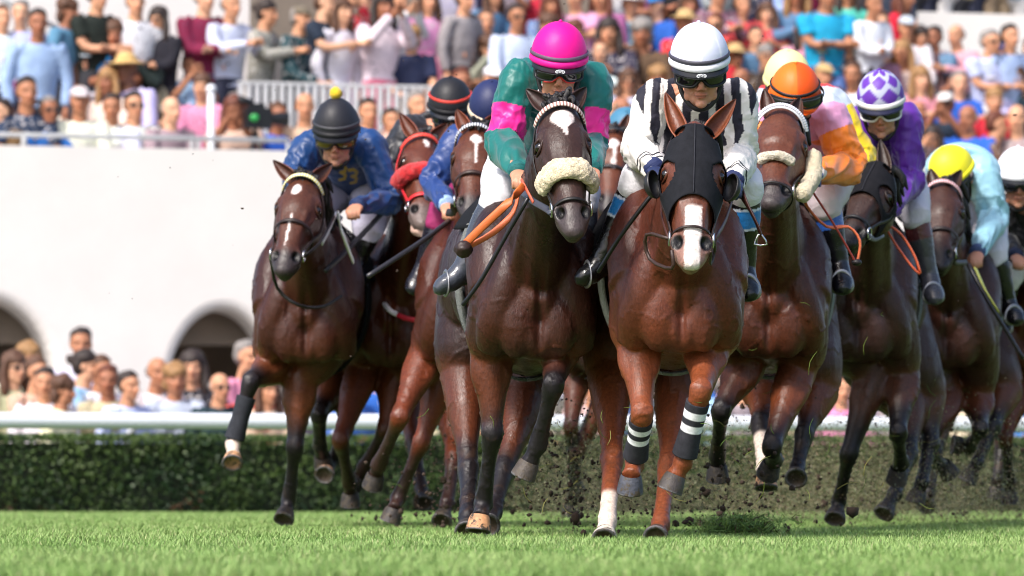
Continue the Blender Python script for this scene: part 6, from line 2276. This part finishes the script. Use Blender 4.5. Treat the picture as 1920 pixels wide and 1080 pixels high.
# (px, py of the head, posture, arms, sleeve, top, hair style, hair colour, extras)
UP = [
    (39, 34, 'stand', 'fold', 'long', 'lavender', 'short', 'grey', {'bot': (140, 30, 92)}), (2, 42, 'stand', 'down', 'long', 'white', 'short', 'brown', {}),
    (70, 54, 'stand', 'down', 'long', 'pale blue', 'short', 'dark', {}), (120, 30, 'stand', 'hips', 'short', 'denim', 'curly', 'brown', {'yaw': 50}),
    (178, 2, 'stand', 'fold', 'short', 'black', 'short', 'dark', {'yaw': 20}), (253, 14, 'stand', 'down', 'long', 'white', 'short', 'dark', {}),
    (302, 46, 'stand', 'fold', 'long', 'black', 'long', 'dark', {'cap': None, 'g': 1}), (380, 6, 'stand', 'fold', 'long', 'burgundy', 'short', 'grey', {}),
    (428, 20, 'stand', 'clap', 'long', 'lavender', 'bald', 'grey', {'vest': 1}), (492, 34, 'stand', 'clap', 'long', 'grey', 'bun', 'dark', {'yaw': 50}),
    (170, 86, 'sit', 'lap', 'short', 'blue', 'short', 'dark', {}), (213, 82, 'sit', 'clap', 'short', 'red', 'long', 'brown', {}), (255, 104, 'sit', 'phone', 'long', 'black', 'short', 'dark', {}),
    (92, 130, 'sit', 'lap', 'long', 'cream', 'long', 'fair', {}), (123, 138, 'sit', 'lap', 'long', 'beige', 'long', 'brown', {'g': 1}), (161, 128, 'sit', 'clap', 'long', 'white', 'cap', 'grey', {'capcol': (150, 160, 170), 'g': 1}),
    (238, 146, 'sit', 'lap', 'long', 'lavender', 'sunhat', 'brown', {'capcol': (206, 170, 110), 'skin': (120, 80, 60)}), (272, 140, 'sit', 'lap', 'short', 'beige', 'long', 'brown', {}),
    (318, 134, 'sit', 'lap', 'long', 'pale blue', 'short', 'dark', {}), (357, 138, 'sit', 'phone', 'short', 'navy', 'short', 'dark', {}), (417, 134, 'sit', 'lap', 'long', 'cream', 'long', 'brown', {'g': 1}),
    (91, 222, 'sit', 'lap', 'short', 'blue', 'short', 'grey', {'g': 1}), (4, 226, 'sit', 'lap', 'short', 'brown', 'short', 'dark', {}), (210, 218, 'sit', 'lap', 'short', 'white', 'short', 'dark', {}),
    (251, 214, 'sit', 'fold', 'short', 'white', 'short', 'dark', {'g': 1}), (150, 205, 'sit', 'lap', 'long', 'cream', 'cap', 'brown', {'capcol': (200, 190, 190)}), (320, 222, 'sit', 'lap', 'short', 'grey', 'bald', 'grey', {}),
    (440, 222, 'sit', 'phone', 'short', 'beige', 'long', 'auburn', {}), (50, 190, 'sit', 'lap', 'short', 'navy', 'short', 'dark', {}), (205, 168, 'sit', 'lap', 'short', 'cream', 'long', 'fair', {}), (380, 178, 'sit', 'lap', 'short', 'pink', 'bun', 'brown', {}),
    (557, 44, 'stand', 'lap', 'long', 'green', 'cap', 'grey', {'capcol': (110, 100, 84), 'yaw': 40}), (601, 16, 'stand', 'clap', 'short', 'navy', 'short', 'brown', {'yaw': 50}), (634, 30, 'stand', 'down', 'long', 'white', 'long', 'brown', {'yaw': 30, 'bot': (215, 215, 230)}),
    (650, 4, 'stand', 'phone', 'long', 'red', 'cap', 'brown', {'capcol': (214, 24, 50)}), (680, 14, 'stand', 'clap', 'long', 'denim', 'short', 'grey', {'yaw': -10, 'bot': (228, 226, 226)}), (714, 22, 'stand', 'phone', 'long', 'white', 'long', 'dark', {'bot': (224, 110, 140)}),
    (772, 80, 'stand', 'lap', 'short', 'navy', 'curly', 'fair', {}), (826, 82, 'sit', 'lap', 'short', 'pink', 'short', 'brown', {}), (800, 10, 'stand', 'down', 'long', 'pink', 'long', 'brown', {}), (745, 16, 'stand', 'phone', 'long', 'white', 'short', 'dark', {}),
    (881, 62, 'sit', 'clap', 'long', 'olive', 'long', 'dark', {}), (912, 54, 'sit', 'lap', 'long', 'denim', 'short', 'brown', {}), (966, 42, 'stand', 'lap', 'long', 'lavender', 'short', 'dark', {'g': 1}), (866, 8, 'stand', 'down', 'long', 'grey', 'short', 'dark', {}),
    (572, 216, 'sit', 'lap', 'short', 'beige', 'bald', 'brown', {}), (690, 226, 'sit', 'lap', 'short', 'beige', 'short', 'dark', {}), (782, 214, 'sit', 'lap', 'short', 'grey', 'short', 'grey', {}), (733, 242, 'sit', 'lap', 'short', 'brown', 'short', 'dark', {}), (520, 232, 'sit', 'lap', 'short', 'blue', 'short', 'brown', {}),
    (1142, 76, 'sit', 'clap', 'long', 'navy', 'long', 'dark', {}), (1204, 78, 'sit', 'lap', 'long', 'olive', 'curly', 'grey', {}), (1232, 24, 'sit', 'lap', 'short', 'blue', 'cap', 'dark', {'capcol': (30, 120, 190)}),
    (1391, 22, 'sit', 'lap', 'short', 'coral', 'short', 'brown', {}), (1438, 38, 'sit', 'clap', 'short', 'red', 'long', 'brown', {}), (1417, 82, 'sit', 'lap', 'short', 'denim', 'short', 'dark', {}), (1508, 72, 'sit', 'lap', 'short', 'pink', 'long', 'dark', {}),
    (1548, 2, 'stand', 'fold', 'short', 'turquoise', 'short', 'brown', {'big': 1}), (1588, 88, 'sit', 'lap', 'long', 'black', 'short', 'dark', {}), (1640, 100, 'sit', 'lap', 'long', 'mauve', 'short', 'brown', {}), (1700, 66, 'sit', 'lap', 'long', 'white', 'cap', 'dark', {'capcol': (180, 190, 200)}),
    (1726, 84, 'sit', 'lap', 'long', 'brown', 'long', 'dark', {}), (1752, 84, 'sit', 'lap', 'short', 'denim', 'short', 'dark', {}), (1794, 80, 'sit', 'clap', 'long', 'pink', 'bald', 'grey', {}), (1853, 88, 'stand', 'fold', 'short', 'lavender', 'short', 'grey', {'bot': (224, 222, 218), 'g': 1, 'big': 1}),
    (1890, 78, 'stand', 'down', 'short', 'pale blue', 'short', 'dark', {}), (1799, 170, 'sit', 'lap', 'short', 'blue', 'short', 'grey', {}), (1725, 162, 'sit', 'clap', 'short', 'pink', 'long', 'fair', {}), (1816, 238, 'sit', 'lap', 'short', 'blue', 'bald', 'white', {}),
    (1865, 250, 'sit', 'lap', 'short', 'brown', 'short', 'auburn', {'yaw': 70}), (1907, 238, 'sit', 'lap', 'long', 'grey', 'bald', 'grey', {}), (1632, 18, 'stand', 'fold', 'long', 'white', 'short', 'dark', {}), (1590, -6, 'stand', 'down', 'short', 'mint', 'long', 'dark', {}),
]
LOW = [
    (21, 700, 'long', 'brown', 'beige', {'g': 1}), (49, 684, 'long', 'fair', 'cream', {}), (64, 710, 'short', 'brown', 'beige', {'g': 1}), (152, 657, 'short', 'dark', 'white', {}), (150, 698, 'bun', 'dark', 'pale blue', {'yaw': 60}),
    (183, 707, 'short', 'brown', 'white', {'g': 1, 'yaw': 30}), (203, 724, 'short', 'auburn', 'beige', {}), (236, 734, 'short', 'dark', 'lavender', {}), (291, 709, 'bald', 'grey', 'white', {'g': 0}), (327, 722, 'curly', 'fair', 'striped', {}),
    (361, 699, 'long', 'dark', 'black', {}), (408, 736, 'bald', 'grey', 'navy', {'g': 1}), (456, 681, 'short', 'grey', 'pink', {'yaw': 30}), (470, 730, 'short', 'brown', 'coral', {}), (498, 742, 'long', 'brown', 'beige', {}), (515, 705, 'short', 'dark', 'pale blue', {}),
    (110, 742, 'curly', 'brown', 'cream', {}), (85, 728, 'short', 'dark', 'white', {})]


def build_crowd():
    cache, HP = {}, hair_parts()
    SK = [(212, 158, 124), (196, 140, 106), (176, 120, 88), (204, 148, 114), (160, 104, 76), (216, 166, 134)]

    def rgba(c):
        return (*lin(c), 1.0)
    count = {}
    people = []

    def person(loc, yaw, sc, post, arms, sleeve, topn, hs, hc, ex, zone, px):
        key = (post, arms, sleeve)
        if key not in cache:
            cache[key] = spec_parts(*key)
        T = cache[key]
        root = bpy.data.objects.new('person', None)
        root.empty_display_size = .1
        root.location = tuple(loc)
        root.rotation_euler = (0, 0, yaw)
        root.scale = (sc * ex.get('wide', 1), sc * ex.get('wide', 1), sc)
        COLL.objects.link(root)

        def part(name, me, mat, col, loc=None, pr=None):
            o = bpy.data.objects.new(name, me)
            if not me.materials: me.materials.append(mat)
            if pr:
                o.material_slots[0].link = 'OBJECT'; o.material_slots[0].material = pr
            o.color = rgba(col)
            COLL.objects.link(o); o.parent = root
            if loc is not None: o.location = tuple(loc)
            return o
        skin = ex.get('skin') or random.choice(SK)
        tc = np.array(CN[topn]) + np.random.default_rng(int(px * 7) % 999).integers(-12, 12, 3)
        part('body', T['body'], M['c_skin'], skin)
        part('shirt', T['shirt'], M['c_cloth'], tc.clip(5, 245), None, [M['c_print'], M['c_stripe'], None, None, None][int(px * 3.7) % 5])
        part('trousers', T['trousers'], M['c_cloth'], ex.get('bot') or random.choice(BN))
        if hs in ('cap', 'sunhat'):
            part('hair', HP['short'], M['c_hair'], HN[hc], T['head'] - np.array([0, 0, .012]))
            part('cap' if hs == 'cap' else 'sun_hat', HP[hs], M['c_cloth'], ex.get('capcol', (200, 200, 205)), T['head'])
        else:
            part('hair', HP[hs], M['c_hair'], HN[hc], T['head'])
        if ex.get('g'):
            part('sunglasses', HP['glasses'], M['c_thing'], (16, 16, 20), T['head'])
        root['category'] = 'spectator'
        root['group'] = zone[1]
        acts = {'fold': 'with folded arms', 'clap': 'with raised hands', 'phone': 'with both hands by the face', 'lap': '', 'down': '', 'hips': ''}[arms]
        hn = {'long': f'long {hc} hair', 'bald': 'a bald crown', 'bun': f'a {hc} bun', 'curly': f'curly {hc} hair', 'short': f'short {hc} hair', 'cap': 'a cap', 'sunhat': 'a sun hat'}[hs]
        people.append((zone[0], px, root, topn, hn, acts, bool(ex.get('g'))))

    for e in UP:
        px, py, post, arms, sleeve, topn, hs, hc, ex = e
        place_up(person, px, py, post, arms, sleeve, topn, hs, hc, ex)
    # the dense crowd right of the teal rider
    R = random.Random(21)
    pal = ['white', 'white', 'pale blue', 'navy', 'black', 'denim', 'red', 'pink', 'grey', 'beige', 'olive', 'denim', 'brown', 'cream', 'mauve', 'lavender', 'burgundy', 'khaki', 'navy', 'black', 'grey', 'lavender']
    taken = [(e[0], e[1]) for e in UP]
    for ry in (262, 212, 162, 112, 62, 14, -32):
        px = 842 + R.uniform(0, 30)
        while px < 1945:
            py = ry + R.uniform(-12, 12)
            okp = all(abs(px - a) > 30 or abs(py - b) > 34 for a, b in taken) and not (px > 1700 and py < 60) and not (px < 900 and py > 180)
            if okp:
                taken.append((px, py))
                hs = R.choice(['short', 'short', 'long', 'long', 'curly', 'bald', 'bun', 'cap', 'short', 'sunhat' if R.random() < .3 else 'long'])
                ex = {'g': 1 if R.random() < .3 else 0}
                if hs in ('cap', 'sunhat'): ex['capcol'] = R.choice([(210, 205, 200), (190, 160, 110), (40, 60, 110), (220, 220, 226)])
                place_up(person, px, py, 'sit', R.choice(['lap', 'lap', 'clap', 'fold', 'phone']), R.choice(['short', 'long']), R.choice(pal), hs, R.choice(['dark', 'brown', 'brown', 'fair', 'grey', 'auburn']), ex)
            px += R.uniform(44, 58)
    # behind the upper parapet on the right
    for i, (px, topn) in enumerate(((1722, 'brown'), (1752, 'navy'), (1783, 'red'), (1812, 'khaki'), (1842, 'brown'), (1868, 'grey'), (1898, 'denim'), (1930, 'grey'))):
        x, Yd = on_row(px, 6.8)
        person(S(x, 6.8, 4.40 + .02 * (i % 3)), math.atan2(SU[1], SU[0]) + R.uniform(-.5, .5), 1.0, 'stand', 'fold', 'long', topn, 'short', 'brown', {}, ('on the upper deck', 'spectators on the upper deck'), px)
    # people on the sunken walk behind the rail
    for (px, py, hs, hc, topn, ex) in LOW:
        place_low(person, px, py, hs, hc, topn, ex, R)
    px = 545
    while px < 1960:
        place_low(person, px, R.uniform(694, 742), R.choice(['short', 'long', 'bald', 'curly', 'short']), R.choice(['dark', 'brown', 'fair', 'grey']), R.choice(['pale blue', 'coral', 'white', 'beige', 'pink', 'grey', 'blue', 'beige']), {'g': R.random() < .3}, R)
        px += R.uniform(30, 46)
    # labels
    zones = {}
    for p in people:
        zones.setdefault(p[0], []).append(p)
    for z, ps in zones.items():
        ps.sort(key=lambda p: p[1])
        vis = [p for p in ps]
        for i, (zn, px, root, topn, hn, acts, g_) in enumerate(vis):
            n = i + 1
            suf = 'th' if 10 < n % 100 < 14 else {1: 'st', 2: 'nd', 3: 'rd'}.get(n % 10, 'th')
            extra = 'sunglasses and ' if g_ else ''
            root['label'] = f'spectator in {topn}, {extra}{hn}, {n}{suf} from left {zn}'


ROWN = ['in the front terrace row', 'in the second terrace row', 'in the third terrace row', 'in the fourth terrace row', 'in the fifth terrace row', 'in the sixth terrace row', 'in the top terrace row', 'in the top terrace row']


def place_up(person, px, py, post, arms, sleeve, topn, hs, hc, ex):
    hh = 1.126 if post == 'sit' else 1.585
    best = None
    for r in range(8):
        ly = .72 + .8 * r
        x, Yd = on_row(px, ly)
        z = CAM_H + (HOR - py) * Yd / F
        sc = (z - (2.3 + .3 * r)) / hh
        if px < 470 and ly > 3.1: continue
        if 445 < px < 850 and py < 120 and ly < 2.1: continue
        if best is None or abs(sc - 1) < abs(best[0] - 1):
            best = (sc, r, ly, x, z)
    sc, r, ly, x, z = best
    s2 = min(max(sc, .88), 1.1)
    zf = z - s2 * hh
    if ex.get('big'): ex['wide'] = 1.15
    yaw = math.atan2(SU[1], SU[0]) + math.radians(ex.get('yaw', random.gauss(-8, 24)))
    person(S(x, ly, zf), yaw, s2, post, arms, sleeve, topn, hs, hc, ex, (ROWN[r], 'spectators on the terrace'), px)


def place_low(person, px, py, hs, hc, topn, ex, R):
    ly = -1.3 - (py - 655) / 90 * 1.9 + R.uniform(-.1, .1)
    x, Yd = on_row(px, ly)
    z = CAM_H + (HOR - py) * Yd / F
    sc = min(max((z + .6) / 1.585, .78), 1.12)
    yaw = math.atan2(SU[1], SU[0]) + math.radians(ex.get('yaw', R.gauss(10, 25)))
    person(S(x, ly, z - sc * 1.585), yaw, sc, 'stand', R.choice(['down', 'fold', 'clap']), 'long', topn, hs, hc, ex, ('behind the running rail', 'spectators standing behind the rail'), px)

build_place()
HH = build_horses()
JJ = build_jockeys()
build_crowd()
build_camera()
build_dirt()
